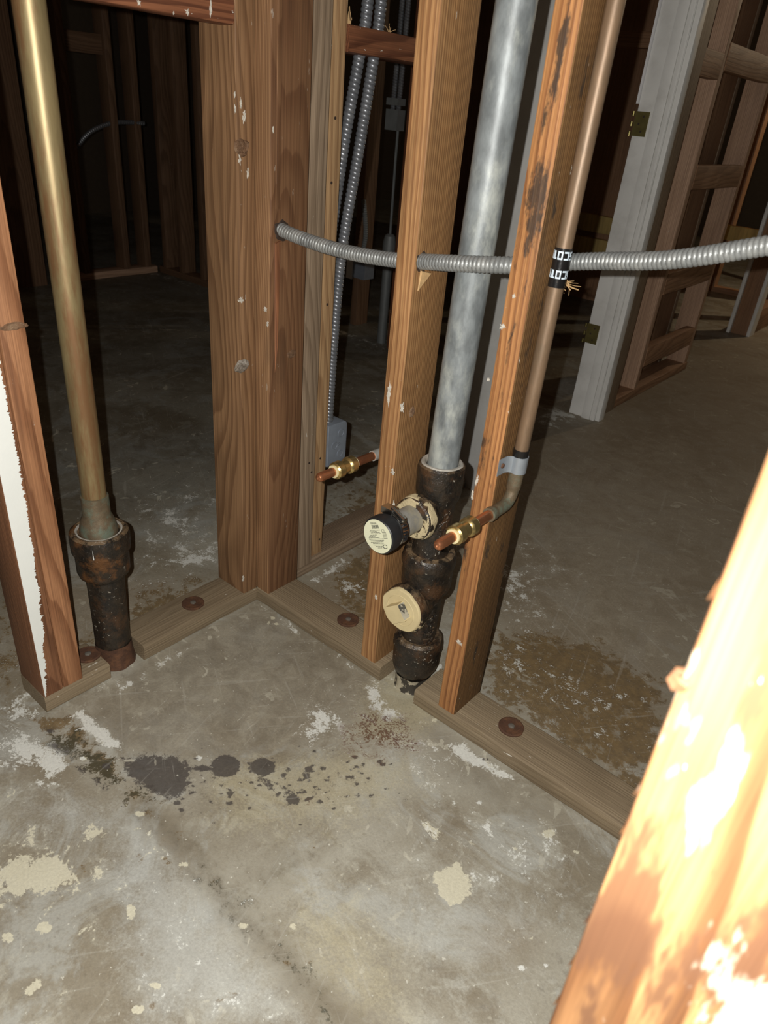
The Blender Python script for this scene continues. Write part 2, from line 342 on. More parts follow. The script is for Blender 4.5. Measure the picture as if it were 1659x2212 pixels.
# black spots
stain('dark', [(266, 1640), (330, 1628), (400, 1640), (412, 1690), (385, 1725), (340, 1718), (290, 1690), (262, 1660)], .02, 1.)
stain('dark', [(395, 1645), (470, 1640), (520, 1636), (515, 1680), (440, 1672)], .02, .62)
for x, y, a, b in [(488, 1655, 32, 25), (568, 1657, 27, 20), (634, 1727, 16, 12), (500, 1715, 6, 4), (497, 1735, 9, 6), (540, 1745, 6, 4), (695, 1660, 8, 5), (668, 1662, 8, 6), (665, 1680, 7, 4), (648, 1686, 6, 4), (656, 1710, 7, 5), (690, 1732, 7, 5), (750, 1678, 5, 4), (774, 1718, 6, 4), (625, 1660, 7, 4), (418, 1712, 7, 4), (614, 1742, 5, 3), (584, 1702, 4, 3), (440, 1660, 20, 8), (380, 1735, 10, 5), (110, 1580, 10, 4), (145, 1575, 10, 4), (230, 1655, 8, 5), (1050, 1640, 8, 4)]: spot('dark', x, y, a, b, .006)
stain('dark', [(70, 1608), (140, 1600), (165, 1640), (240, 1700), (230, 1716), (160, 1672), (130, 1630)], .02, .7)
for i in range(160):
    x = random.gauss(560, 190); y = random.gauss(1690, 38)
    if 250 < x < 900: spot('dark', x, y, random.uniform(3, 6.5), random.uniform(2, 4.5), .004, .95, 7)
# ochre adhesive
stain('ochre', [(60, 1548), (150, 1545), (200, 1605), (245, 1640), (290, 1700), (340, 1765), (310, 1752), (220, 1665), (150, 1605), (80, 1580)], .02, .85)
stain('ochre', [(170, 1385), (330, 1285), (420, 1265), (350, 1320), (190, 1410)], .03, .75)
stain('ochre', [(0, 1290), (20, 1290), (40, 1500), (0, 1520)], .04, .8)
stain('ochre', [(1050, 1362), (1180, 1370), (1300, 1400), (1430, 1470), (1430, 1760), (1357, 1700), (1040, 1487)], .05, .88)
stain('ochre', [(700, 1245), (800, 1190), (860, 1390), (760, 1330)], .03, .8)
stain('ochre', [(700, 1080), (850, 1000), (830, 1140), (700, 1200)], .1, .6)
stain('ochre', [(280, 1270), (460, 1230), (470, 1250), (300, 1330)], .04, .55)
for a, b, c in [((330, 1745), (420, 1850), 10), ((250, 1790), (160, 1850), 14), ((290, 1850), (350, 1910), 12), ((300, 1920), (310, 1965), 10)]: line('ochre', (a, b), c, .012, .6)
for i in range(26): spot('ochre', random.uniform(20, 700), random.uniform(1780, 2190), random.uniform(3, 12), random.uniform(2, 7), .006, random.uniform(.55, .75), 7)
# cream paint
stain('cream', [(940, 1885), (990, 1862), (1010, 1900), (1012, 1945), (970, 1962), (938, 1930)], .012)
stain('cream', [(0, 1830), (60, 1850), (120, 1845), (165, 1885), (150, 1930), (80, 1955), (0, 1930)], .03, .8)
stain('cream', [(140, 1835), (200, 1775), (235, 1790), (255, 1815), (200, 1825)], .02, .8)
stain('cream', [(45, 2145), (80, 2105), (88, 2130), (60, 2158)], .012, .9)
stain('cream', [(885, 1740), (920, 1740), (985, 1820), (930, 1830)], .03, .62)
stain('cream', [(1000, 1790), (1050, 1820), (1050, 1845), (1010, 1830)], .02, .6)
for x, y, a, b in [(285, 1970, 9, 16), (15, 2025, 18, 14), (95, 2005, 18, 14), (295, 2180, 14, 11), (300, 1758, 10, 6), (590, 1335, 6, 5), (580, 1345, 5, 4), (595, 1347, 5, 3), (335, 2130, 10, 6), (180, 1640, 9, 6), (632, 2000, 5, 4), (525, 2000, 10, 5), (1185, 1800, 10, 6), (940, 1555, 7, 4), (1245, 1840, 6, 4), (400, 1868, 12, 7), (700, 1345, 6, 3)]: spot('cream', x, y, a, b, .006)
for i in range(30): spot('cream', random.uniform(0, 1200), random.uniform(1750, 2200), random.uniform(2, 6), random.uniform(1.5, 4), .004, .8, 6)
stain('tan', [(430, 1720), (600, 1660), (900, 1610), (920, 1720), (700, 1820), (480, 1800)], .08, .8)
stain('tan', [(560, 1900), (800, 1900), (900, 2212), (650, 2212)], .12, .7)
# grime: band of the removed wall, bay between the plates, lightened hall floor
line('grime', [(300, 1730), (420, 1850), (500, 1960), (600, 2060), (770, 2230)], 46, .035, .9)
line('olive', [(420, 1850), (500, 1960), (600, 2060), (740, 2210)], 30, .03, .5)
stain('lgrey', [(250, 1720), (390, 1850), (490, 1980), (570, 2070), (680, 2212), (300, 2212), (240, 1900)], .06, .9)
stain('lgrey', [(0, 1690), (200, 1690), (330, 1800), (250, 1850), (0, 1800)], .06, .6)
stain('lgrey', [(780, 1900), (900, 1830), (1250, 1850), (1250, 2000), (1150, 2212), (900, 2212)], .12, .5)
stain('bay', [(557, 1300), (815, 1475), (690, 1560), (640, 1618), (470, 1640), (300, 1632), (195, 1560), (250, 1480), (330, 1420)], .03, 1.)
stain('bay', [(820, 1475), (900, 1520), (1310, 1805), (1290, 1900), (1150, 1800), (960, 1680), (900, 1600)], .05, .75)
stain('brown', [(1010, 2010), (1080, 1985), (1150, 1995), (1180, 2040), (1120, 2085), (1040, 2075)], .05, .9)
stain('brown', [(1050, 1500), (1060, 940), (1659, 690), (1659, 1100), (1420, 1760)], .15, 1.)
stain('brown', [(0, 1270), (470, 1240), (280, 1350), (170, 1420), (0, 1500)], .06, .8)
stain('brown', [(640, 1270), (830, 1130), (870, 1400), (760, 1340)], .04, .9)
stain('tan', [(470, 1645), (640, 1622), (760, 1612), (900, 1640), (890, 1720), (760, 1760), (620, 1775), (480, 1765), (420, 1700)], .045, .8)
stain('tan', [(620, 1960), (740, 1940), (860, 2060), (880, 2200), (740, 2200), (660, 2080)], .08, .9)
stain('olive', [(40, 1600), (150, 1570), (240, 1640), (340, 1725), (270, 1725), (150, 1655), (60, 1620)], .03, .78)
stain('ochre', [(40, 1570), (150, 1555), (250, 1640), (350, 1740), (270, 1730), (150, 1655)], .03, .6)
stain('grime', [(520, 1880), (620, 1830), (700, 1850), (560, 1960)], .05, .6)
stain('grime', [(60, 1500), (110, 1545), (180, 1560), (240, 1660), (100, 1580)], .03, .6)
stain('rust', [(740, 1570), (800, 1520), (880, 1545), (900, 1620), (830, 1640), (750, 1625)], .05, .95)
line('rust', [(672, 1660), (668, 1690), (680, 1740)], 8, .02, .7)
stain('hall_lift', [(1085, 1000), (1500, 900), (1560, 1100), (1400, 1500), (1250, 1420), (1090, 1380)], .3, .8)  # hall floor painted lighter in place of missing light

stain('dark', [(250, 1630), (700, 1625), (900, 1620), (860, 1740), (650, 1770), (420, 1760), (320, 1740)], .06, .37)
stain('dark', [(690, 1530), (900, 1540), (960, 1660), (760, 1660)], .06, .22)
stain('white', [(620, 1520), (840, 1470), (1120, 1690), (960, 1760), (700, 1650)], .1, .34)
stain('white', [(840, 1700), (1200, 1800), (1260, 2000), (1000, 1900)], .12, .36)
stain('white', [(0, 1400), (300, 1400), (150, 1560), (0, 1620)], .08, .36)
stain('white', [(330, 1850), (560, 1980), (640, 2212), (300, 2212), (250, 1980)], .12, .30)
stain('white', [(1060, 1380), (1400, 1500), (1400, 1680), (1050, 1490)], .06, .31)
stain('white', [(1090, 1130), (1230, 1250), (1150, 1420), (1060, 1400)], .12, .40)
stain('white', [(280, 1080), (470, 1050), (470, 1240), (300, 1280)], .1, .40)
stain('cream', [(0, 1700), (330, 1780), (420, 2000), (250, 2212), (0, 2212)], .12, .27)
stain('tan', [(800, 1460), (960, 1440), (960, 1560), (880, 1620), (740, 1600)], .05, .9)
fm = bpy.data.meshes.new('floor'); idx = np.arange(nx*ny).reshape(nx, ny)
fv = np.stack([X.ravel(), Y.ravel(), np.zeros(X.size)], 1)
ff = np.stack([idx[:-1, :-1].ravel(), idx[1:, :-1].ravel(), idx[1:, 1:].ravel(), idx[:-1, 1:].ravel()], 1)
fm.vertices.add(len(fv)); fm.vertices.foreach_set('co', fv.ravel())
fm.loops.add(ff.size); fm.loops.foreach_set('vertex_index', ff.ravel()); fm.polygons.add(len(ff)); fm.polygons.foreach_set('loop_start', np.arange(0, ff.size, 4))
fm.update(calc_edges=True)
for nm, ks in (('stain_a', ('white', 'dark', 'ochre', 'cream')), ('stain_b', ('grime', 'rust', 'hall_lift', 'tan')), ('stain_c', ('lgrey', 'bay', 'brown', 'olive'))):
    at = fm.color_attributes.new(nm, 'FLOAT_COLOR', 'POINT'); at.data.foreach_set('color', np.stack([mask[k].ravel() for k in ks], 1).ravel())
g = G('concrete_floor'); co = g.obj()
A1 = g.n('VertexColor', layer_name='stain_a'); A2 = g.n('VertexColor', layer_name='stain_b')
sa = g.n('SeparateColor', (A1.outputs[0],)).outputs; sb = g.n('SeparateColor', (A2.outputs[0],)).outputs
mW, mD, mO, mC = sa[0], sa[1], sa[2], A1.outputs[1]; mG, mR, mLift, mT = sb[0], sb[1], sb[2], A2.outputs[1]
A3 = g.n('VertexColor', layer_name='stain_c'); sc3 = g.n('SeparateColor', (A3.outputs[0],)).outputs; mL, mB_, mBr, mOl = sc3[0], sc3[1], sc3[2], A3.outputs[1]
def nz(off, sc, det, ro, di=0.): return g.noise(g.vm('ADD', co, off), sc, det, ro, di)
nA = nz((0, 0, 0), 2.6, 7., .62, .4); nB = nz((5, 2, 1), 9., 8., .68, .7); nC = nz((1, 7, 3), 48., 6., .7); nD = nz((9, 3, 3), 230., 4., .75); nE = nz((2, 9, 6), 5., 9., .72, 1.2); nF = nz((6, 6, 2), 20., 7., .7, .5)
c = g.mix(g.ss(nA, .38, .62), (.235, .20, .15), (.37, .345, .295))
c = g.mix(g.math('MULTIPLY', g.ss(nE, .50, .62), .55), c, (.45, .455, .44))
c = g.mix(g.math('MULTIPLY', g.ss(nB, .52, .66), .55), c, (.19, .155, .11))
c = g.mix(g.math('MULTIPLY', g.ss(nF, .52, .64), .40), c, (.47, .45, .39))
c = g.mix(g.math('MULTIPLY', g.ss(nC, .54, .70), .42), c, (.13, .105, .075))
def edge(m, k1, k2, k3, a, b):
    v = g.math('ADD', m, g.math('MULTIPLY', g.math('SUBTRACT', nF, .5), k1)); v = g.math('ADD', v, g.math('MULTIPLY', g.math('SUBTRACT', nC, .5), k2))
    v = g.math('ADD', v, g.math('MULTIPLY', g.math('SUBTRACT', nD, .5), k3)); v = g.ss(v, a, b)
    return g.math('MULTIPLY', v, g.ss(m, .02, .15))
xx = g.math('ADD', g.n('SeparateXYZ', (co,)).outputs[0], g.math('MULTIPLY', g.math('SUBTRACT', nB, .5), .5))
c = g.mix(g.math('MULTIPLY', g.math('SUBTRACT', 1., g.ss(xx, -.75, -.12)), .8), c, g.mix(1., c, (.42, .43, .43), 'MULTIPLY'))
c = g.mix(g.math('MULTIPLY', edge(mBr, .9, .6, .5, .1, .9), .7), c, g.mix(nF, (.20, .155, .105), (.30, .25, .19)))
c = g.mix(g.math('MULTIPLY', edge(mB_, .6, .5, .5, .2, .8), .75), c, g.mix(g.ss(nF, .35, .65), (.20, .17, .13), (.30, .265, .21)))
c = g.mix(g.math('MULTIPLY', edge(mL, 1.0, .7, .5, .2, .9), .6), c, (.47, .475, .465))
c = g.mix(g.math('MULTIPLY', edge(mT, .9, .7, .6, .3, .9), .6), c, (.45, .40, .28))
c = g.mix(g.math('MULTIPLY', edge(mG, .9, .9, .9, .2, .85), .75), c, (.15, .125, .09))
c = g.mix(g.math('MULTIPLY', edge(mLift, 1.2, .8, .5, .3, .9), .4), c, (.40, .35, .28))
c = g.mix(g.math('MULTIPLY', edge(mO, 2.4, 1.6, .8, .42, .66), .85), c, g.mix(g.ss(nC, .3, .7), (.21, .135, .055), (.12, .08, .04)))
c = g.mix(g.math('MULTIPLY', edge(mOl, 2.2, 2.0, 1.2, .45, .7), .85), c, (.055, .05, .03))
c = g.mix(g.math('MULTIPLY', edge(mC, 2.2, .9, .4, .46, .54), .85), c, (.62, .58, .46))
c = g.mix(g.math('MULTIPLY', edge(mW, 1.7, 1.5, 1.1, .44, .66), .9), c, (.70, .70, .68))
c = g.mix(g.math('MULTIPLY', edge(mD, 1.0, 1.2, .8, .44, .62), .88), c, g.mix(nC, (.035, .03, .03), (.10, .085, .08)))
rs = g.math('MULTIPLY', g.ss(g.math('ADD', nD, g.math('MULTIPLY', nC, .7)), .82, .93), g.ss(g.math('ADD', mR, g.math('MULTIPLY', g.math('SUBTRACT', nF, .5), 2.2)), .35, .8))
c = g.mix(g.math('MULTIPLY', rs, .9), c, (.10, .036, .014))
fl = nz((4, 4, 4), 13., 4., .55, 2.)
c = g.mix(g.math('MULTIPLY', g.math('MULTIPLY', g.ss(fl, .64, .67), g.ss(nA, .42, .6)), .6), c, (.55, .52, .44))
for an, of in ((.5, 0.), (-.9, 7.), (1.3, 3.)):
    rt = g.n('VectorRotate', {'Vector': co, 'Angle': an}, rotation_type='Z_AXIS').outputs[0]
    sv = g.n('TexNoise', {'Vector': g.vm('ADD', g.scl(rt, (5, 95, 1)), (of, of, 0)), 'Scale': 1., 'Detail': 3., 'Distortion': .8}).outputs[0]
    c = g.mix(g.math('MULTIPLY', g.ss(sv, .64, .71), .15), c, (.56, .54, .5))
wsp = nz((3, 3, 8), 120., 2., .5)
c = g.mix(g.math('MULTIPLY', g.ss(wsp, .70, .73), .7), c, (.6, .58, .52))
c = g.mix(.5, c, g.mix(nD, (.5, .515, .48), (1.86, 1.92, 1.78)), 'MULTIPLY')
g.bump(g.math('ADD', nC, nD), .3, .002)
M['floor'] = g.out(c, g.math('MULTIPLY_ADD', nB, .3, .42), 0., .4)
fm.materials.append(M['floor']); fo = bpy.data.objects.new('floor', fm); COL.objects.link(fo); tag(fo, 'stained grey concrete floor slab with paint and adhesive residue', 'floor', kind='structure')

# ---- near wall lumber
T, D = .038, .089
HT = 2.36
CT = 'lumber'
def stud(*a, **k): return board('wall_stud', *a, **k)
pl_l = board('bottom_plate', (-D, 0), (-.293, 0), (0, T), 'plate', 'grey brown sill board with one rusty washer running left from the inner corner', 'sill plate', 'Y', ch=.004, wob=.0016)
pl_e = board('bottom_plate', (-D, 0), (-.495, -.367), (0, T), 'plate', 'short sawn sill board stub under the paint-streaked double studs', 'sill plate', 'Y', ch=.004, wob=.0016)
pl_r = board('bottom_plate', (0, .371), (0, D), (0, T), 'plate', 'dusty sill board between the corner post and the black drain stack', 'sill plate', 'X', ch=.004, wob=.0016)
pl_f = board('bottom_plate', (.458, 1.75), (0, D), (0, T), 'plate', 'long sill board running right from the drain stack toward the glaring stud', 'sill plate', 'X', ch=.004, wob=.0016)
pl_t = board('bottom_plate', (-D, .002), (D+.002, .83), (0, T), 'grey', 'sill board behind the corner running away toward the doorway', 'sill plate', 'Y', ch=.004, wob=.0016)
sA = stud((-D, 0), (-T, -.0006), (T, HT), 'A', 'broad-grained corner stud with knot hole, leftmost member of the corner post', CT, ch=.002, wob=.0007)
sB = stud((-.008, T), (.0004, D), (T, HT), 'B', 'reddish brown corner stud pierced by the grey flexible conduit', CT, ch=.0025, wob=.0007)
board('edge_strip', (T, T+.0022), (.012, .021), (.84, HT), 'B', root=sB, ch=.0008)
sS = board('furring_strip', (-.03, .012), (.111, .160), (T, HT), 'grey', 'thin weathered grey strip between the corner post and the pale stud', CT, ch=.002)
sT = stud((-.095, -.006), (.168, .214), (T, HT), 'strip', 'pale straight-grained stud with nail heads beside the blue-grey box', CT, ch=.002)
sM = stud((.317, .355), (0, D), (T, HT), 'mid', 'light orange stud left of the drain stack', CT, ch=.003, wob=.001)
sR = stud((.513, .551), (0, D), (T, HT), 'right', 'mold-spotted orange stud right of the drain stack', CT, ch=.003, wob=.0012)
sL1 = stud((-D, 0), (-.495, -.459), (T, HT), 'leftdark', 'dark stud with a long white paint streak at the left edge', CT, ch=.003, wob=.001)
sL2 = stud((-D, 0), (-.458, -.420), (T, HT), 'left', 'knotty orange stud doubled against the paint-streaked stud', CT, ch=.003, wob=.001)
sF = stud((.980, 1.069), (-.624, -.586), (0, HT), 'fg', 'blurred overexposed stud close in front at the right edge', CT, ch=.003, wob=.0016)
bk1 = board('blocking', (-.04, -.0003), (-.3075, -T-.001), (1.093, 1.185), 'red', 'red brown blocking with white paint drips between the left studs', CT, 'Y', ch=.004)
bk2 = board('blocking', (-D, 0), (.215, .559), (1.083, 1.124), 'red', 'red brown flat blocking with two armored cables through it', CT, 'Y', ch=.003)
sE = stud((1.22, 1.258), (0, D), (T, HT), 'mid', 'stud past the right edge of the frame that takes the conduit end', CT)

stud((-.045, 0), (.56, .598), (T, HT), 'strip', 'stud of the wall behind the light orange stud, holding the red blocking end', CT)
# paint streak on left stud: ragged sheet slightly proud of the face
mb = MB(); z0, z1 = .04, .86; n = 700; vs = []
for i in range(n+1):
    z = z0+(z1-z0)*i/n; t = i/n
    wd = float(np.interp(z, [.04, .07, .12, .2, .3, .42, .6, .75, .86], [.003, .007, .013, .021, .026, .030, .031, .026, .004]))
    wd += .003*mnoise.noise(Vector((z*25, 1, 2))) + .0035*mnoise.noise(Vector((z*140, 4, 2))) + .0035*mnoise.noise(Vector((z*420, 4, 7)))
    st = -.4948
    vs += [(.0004, st+.0012, z), (.0004, st+max(.002, wd), z)]
mb.add(vs, [(2*i, 2*i+1, 2*i+3, 2*i+2) for i in range(n)]); obj('paint_streak', mb, 'wpaint', sL1, smooth=0, label='white brushed paint streak')

# knots and scars
def patch(name, root, c, u, v, ru, rv, mat, bumpy=.0016, n=22, label=None, seed=0, lift=.0006, jag=.28, jf=1.6):
    c, u, v = (np.array(q, float) for q in (c, u, v)); nn = np.cross(u, v); mb = MB(); V = [c + nn*(lift+bumpy)]; R = 5
    for k in range(1, R+1):
        for i in range(n):
            th = 2*math.pi*i/n; q = k/R; j = max(.15, 1+jag*mnoise.noise(Vector((math.cos(th)*jf+seed, math.sin(th)*jf, 3))))
            V.append(c + u*ru*q*j*math.cos(th) + v*rv*q*j*math.sin(th) + nn*(lift*(1 if k < R else -.5) + (bumpy*(.5+mnoise.noise(Vector((k*2.1+seed, i*1.3, 1)))) if k < R else 0)))
    F = [(0, 1+i, 1+(i+1) % n) for i in range(n)] + [(1+(k-1)*n+i, 1+k*n+i, 1+k*n+(i+1) % n, 1+(k-1)*n+(i+1) % n) for k in range(1, R) for i in range(n)]
    mb.add(V, F); return obj(name, mb, mat, root, smooth=0, label=label)
p = onx(522, 318, 0); patch('knot_hole', sA, (0, p[1], p[2]), (0, 1, 0), (0, 0, 1), .016, .013, 'knot', .004, label='rough fibrous knot hole', seed=3)
p = onx(523, 790, 0); patch('gouge', sA, (0, p[1], p[2]), (0, 1, 0), (0, 0, 1), .017, .013, 'greyscar', .003, label='grey gouged notch', seed=8)
p = onx(30, 705, 0); patch('knot', sL2, (0, p[1], p[2]), (0, 1, 0), (0, 0, 1), .019, .006, 'knot', .001, seed=5)
p = onx(890, 890, .355); patch('knot', sM, (.355, p[1], p[2]), (0, 1, 0), (0, 0, 1), .007, .010, 'knot', .001, seed=2)
p = onx(630, 765, T); patch('knot', sB, (T, p[1], p[2]), (0, 1, 0), (0, 0, 1), .012, .008, 'knot', .001, seed=9)
for x, y in [(724, 255), (707, 658), (716, 395), (673, 1020), (690, 1165), (692, 990), (668, 1000)]:
    p = onx(x, y, -.0056 if x > 680 else .0124); obj('nail_head', MB().lathe([(.0028, 0), (.0026, .0006)], (p[0], p[1], p[2]), (1, 0, 0), 12), 'nail', sT if x > 680 else sS)
for root, ax, pl, pts in [(sA, 'x', 0, [(520, 225, 3, 7), (527, 252, 4, 9), (507, 205, 2, 5), (508, 235, 2, 6), (518, 345, 3, 7), (535, 372, 3, 8), (520, 648, 7, 5), (525, 1250, 3, 6)]),
                          (sB, 'y', 0, [(573, 668, 5, 4), (578, 700, 3, 5), (590, 280, 2, 5)]), (sM, 'y', 0, [(840, 850, 5, 22), (868, 880, 5, 8), (848, 1020, 4, 6), (850, 1090, 3, 8), (812, 1290, 4, 5)]),
                          (sR, 'y', 0, [(1030, 1038, 3, 10), (1020, 1070, 3, 9), (1085, 705, 6, 5), (1110, 640, 4, 4), (992, 1388, 8, 5), (1055, 820, 4, 3)]), (bk1, 'x', 0, [(300, 6, 4, 4), (405, 26, 4, 4), (455, 18, 3, 10), (375, 28, 2, 2)]), (sT, 'x', -.0056, [(714, 100, 4, 6)])]:
    for i, (x, y, rx, ry_) in enumerate(pts):
        p = onx(x, y, pl) if ax == 'x' else ony(x, y, pl); sc_ = float((p-CAM)@CF)/FPX
        U, V_ = ((0, 1, 0), (0, 0, 1)) if ax == 'x' else ((1, 0, 0), (0, 0, 1))
        patch('paint_fleck', root, p, U, V_, rx*sc_*1.0, ry_*sc_*1.2, 'fleck', .0003, 26, seed=i*2.3+x, lift=.0005, jag=1.3, jf=3.)
patch('drill_hole', sB, (T, .0265, .806), (0, 1, 0), (0, 0, 1), .0175, .0165, 'nail', .0002, jag=.4)
patch('drill_hole', sM, (.355, .0165, .8125), (0, 1, 0), (0, 0, 1), .0150, .0140, 'nail', .0002, jag=.4)
# wall beyond the doorway -------------------------------------------------
tr = board('trim_1', (-.05, .036), (.842, .872), (0, HT), 'rail', 'grey painted doorway edge strip behind the galvanized pipe', 'trim', ch=.002, wob=.0005, kind='structure')
board('stop_bead', (.0365, .046), (.848, .862), (0, HT), 'rail', root=tr)
# far door jamb
dj = thing('door_1', 'grey-white painted door jamb with two brass hinge leaves', 'door frame', (-.03, 1.72, 0)); dj['kind'] = 'structure'
board('jamb_board', (-.098, .012), (1.712, 1.732), (0, HT), 'jamb', root=dj, ch=.002, wob=.001)
board('door_stop', (-.040, -.006), (1.702, 1.7118), (0, HT), 'jamb', root=dj, ch=.002, wob=.0003)
board('casing', (.0125, .030), (1.716, 1.762), (0, HT), 'jamb', root=dj, ch=.002, wob=.0006)
board('casing_bead', (-.006, .012), (1.706, 1.7118), (0, HT), 'jamb', root=dj, ch=.003, wob=.0003)
p0 = ony(1385, 240, 1.71); obj('weather_strip', MB().box((-.1045, 1.704, p0[2]+.02), (-.0985, 1.722, HT)), 'chrome', dj)
for x, y in [(1366, 236), (1266, 694)]:
    zt = ony(x, y, 1.71)[2]-.004; zb = zt-.072
    h = obj('hinge_leaf', MB().box((-.100, 1.7095, zb), (-.052, 1.7119, zt)), 'hinge', dj, label='brass hinge leaf')
    for k in range(3):
        zz = zt - .008 - k*.029; obj('knuckle', MB().lathe([(.0045, -.007), (.0045, .007)], (-.106, 1.7085, zz), (0, 0, 1), 10), 'hinge', h)
        obj('hinge_screw', MB().lathe([(.0035, 0), (.003, .0006)], (-.07 - .012*(k % 2), 1.7094, zt-.014-k*.022), (0, -1, 0), 10), 'nail', h)
bgs = 'studs of the wall beyond the doorway'
board('wall_stud', (-.09, .008), (1.764, 1.90), (0, HT), 'grey', 'dirty grey plaster-stained stud group right behind the door jamb', CT, ch=.002)
board('wall_stud', (-.09, 0), (2.10, 2.138), (T, HT), 'bgwarm', 'brown stud between the door jamb and the wall end, beyond the doorway', CT)
board('wall_stud', (-.09, 0), (2.70, 2.738), (T, HT), 'bgwarm', 'last brown stud at the open end of the wall beyond the doorway', CT)
board('bottom_plate', (-.09, .004), (1.905, 2.74), (0, T), 'bgw', 'sill board of the wall beyond the doorway', 'sill plate', 'Y')
board('wall_panel', (-.125, -.100), (2.36, 2.63), (0, HT), 'bgw', 'brown board backing behind the studs past the door jamb', 'panel')
board('wall_stud', (-.135, -.10), (2.635, 2.67), (0, HT), 'grey', 'thin greyish upright strip behind the blocking past the door jamb', CT)
for px, py, lab in [(1500, 384, 'blocking at mid height'), (1560, 118, 'blocking at the top of the picture'), (1470, 605, 'blocking low, just under the conduit'), (1400, 770, 'lowest blocking near the floor')]:
    z = onx(px, py, 0)[2]; board('blocking', (-.04, .002), (2.139, 2.699), (z-.042, z+.042), 'bgw', 'brown %s of the wall beyond the doorway' % lab, CT, 'Y')
z = onx(1530, 128, 0)[2]; board('blocking', (-.04, .002), (1.901, 2.099), (z-.05, z+.03), 'bgw', 'short brown blocking beside the upper end of the door jamb', CT, 'Y')
# second door frame farther off
d2 = thing('door_2', 'far grey-white painted door casing pair at the right edge', 'door frame', (-.03, 3.75, 0)); d2['kind'] = 'structure'
board('casing', (-.112, -.092), (3.73, 3.80), (0, HT), 'jamb', root=d2); board('casing', (.0, .020), (3.74, 3.84), (0, HT), 'jamb', root=d2)
board('jamb_post', (-.091, -.001), (3.75, 3.84), (0, HT), 'bgw', root=d2)
board('bottom_plate', (-.09, .012), (3.845, 6.2), (0, .14), 'bgw', 'wide brown base board past the far door casing', 'sill plate', 'Y')
for i, y in enumerate((4.3, 4.9, 5.5)): board('wall_stud', (-.09, 0), (y, y+.04), (.14, HT), 'bgw', ['first', 'second', 'third'][i]+' stud past the far door casing', CT)
# far back room behind the doorway
for (xa, ya, xb, yb, Y, lab) in [(1225, 465, 1345, 500, 3.65, 'upper ochre batt strip seen left of the door jamb'), (1215, 515, 1335, 548, 3.65, 'lower ochre batt strip seen left of the door jamb'), (1560, 492, 1625, 520, 4.849, 'ochre batt strip far behind the end of the brown wall')]:
    p0 = ony(xa, yb, Y); p1 = ony(xb, ya, Y); board('insulation_strip', (min(p0[0], p1[0])-.1, max(p0[0], p1[0])+.1), (Y, Y+.05), ((p0[2]+p1[2])/2-.05, (p0[2]+p1[2])/2+.05), 'ochre', lab, 'insulation', 'X', wob=.004)
p0 = ony(1300, 300, 3.7); board('wall_panel', (p0[0]-1.2, p0[0]+.5), (3.7, 3.72), (0, HT), 'bgw', 'dim brown board wall seen left of the door jamb', 'panel')
for i, x in enumerate((-1.95, -1.45, -.93, -.62, -.2)): board('wall_stud', (x, x+.04), (4.9, 4.99), (T, HT), 'bgw', ['leftmost', 'second', 'third', 'fourth', 'rightmost'][i]+' stud of the far back wall seen through the doorway', CT)
board('bottom_plate', (-2.6, -.12), (4.9, 4.99), (0, T), 'bgw', 'sill board of the far back wall', 'sill plate', 'X')
p = ony(1365, 85, 3.2); board('blocking', (p[0]-.2, p[0]+.18), (3.2, 3.24), (p[2]-.035, p[2]+.035), 'bgw', 'orange brown crosspiece glimpsed behind the upper hinge', CT, 'X')
board('wall_stud', (p[0]-.24, p[0]-.2), (3.2, 3.29), (0, HT), 'bgw', 'dark stud left of the crosspiece behind the door jamb', CT)
board('wall_stud', (p[0]+.18, p[0]+.22), (3.2, 3.29), (0, HT), 'bgw', 'dark stud right of the crosspiece behind the door jamb', CT)

# ---- left dark room
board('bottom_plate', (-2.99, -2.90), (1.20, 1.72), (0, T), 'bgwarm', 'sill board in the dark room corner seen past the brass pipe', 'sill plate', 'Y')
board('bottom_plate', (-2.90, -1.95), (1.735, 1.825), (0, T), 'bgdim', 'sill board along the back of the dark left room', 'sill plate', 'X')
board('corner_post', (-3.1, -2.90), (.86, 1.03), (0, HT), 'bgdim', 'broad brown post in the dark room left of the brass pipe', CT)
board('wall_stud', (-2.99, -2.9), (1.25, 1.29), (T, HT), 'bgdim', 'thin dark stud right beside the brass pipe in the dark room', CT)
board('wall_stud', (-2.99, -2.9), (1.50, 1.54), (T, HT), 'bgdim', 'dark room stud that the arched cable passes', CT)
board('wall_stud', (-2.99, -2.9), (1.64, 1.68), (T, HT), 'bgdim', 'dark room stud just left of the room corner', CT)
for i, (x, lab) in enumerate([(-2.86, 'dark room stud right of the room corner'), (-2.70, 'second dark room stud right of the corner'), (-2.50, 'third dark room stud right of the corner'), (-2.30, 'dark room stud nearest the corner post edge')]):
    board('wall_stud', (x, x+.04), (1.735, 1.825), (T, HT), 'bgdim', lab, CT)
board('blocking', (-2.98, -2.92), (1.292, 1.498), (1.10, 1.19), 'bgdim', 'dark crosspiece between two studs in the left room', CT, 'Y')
o = obj('cable_arch', flexmb([(-2.945, 1.28, .64), (-2.93, 1.38, .74), (-2.92, 1.5, .79), (-2.92, 1.6, .80), (-2.9, 1.70, .80)], .012, .012, .002, 10), 'flexdark', None, (-2.93, 1.5, .7))
tag(o, 'pale flexible cable arching between studs in the dark room', 'cable')
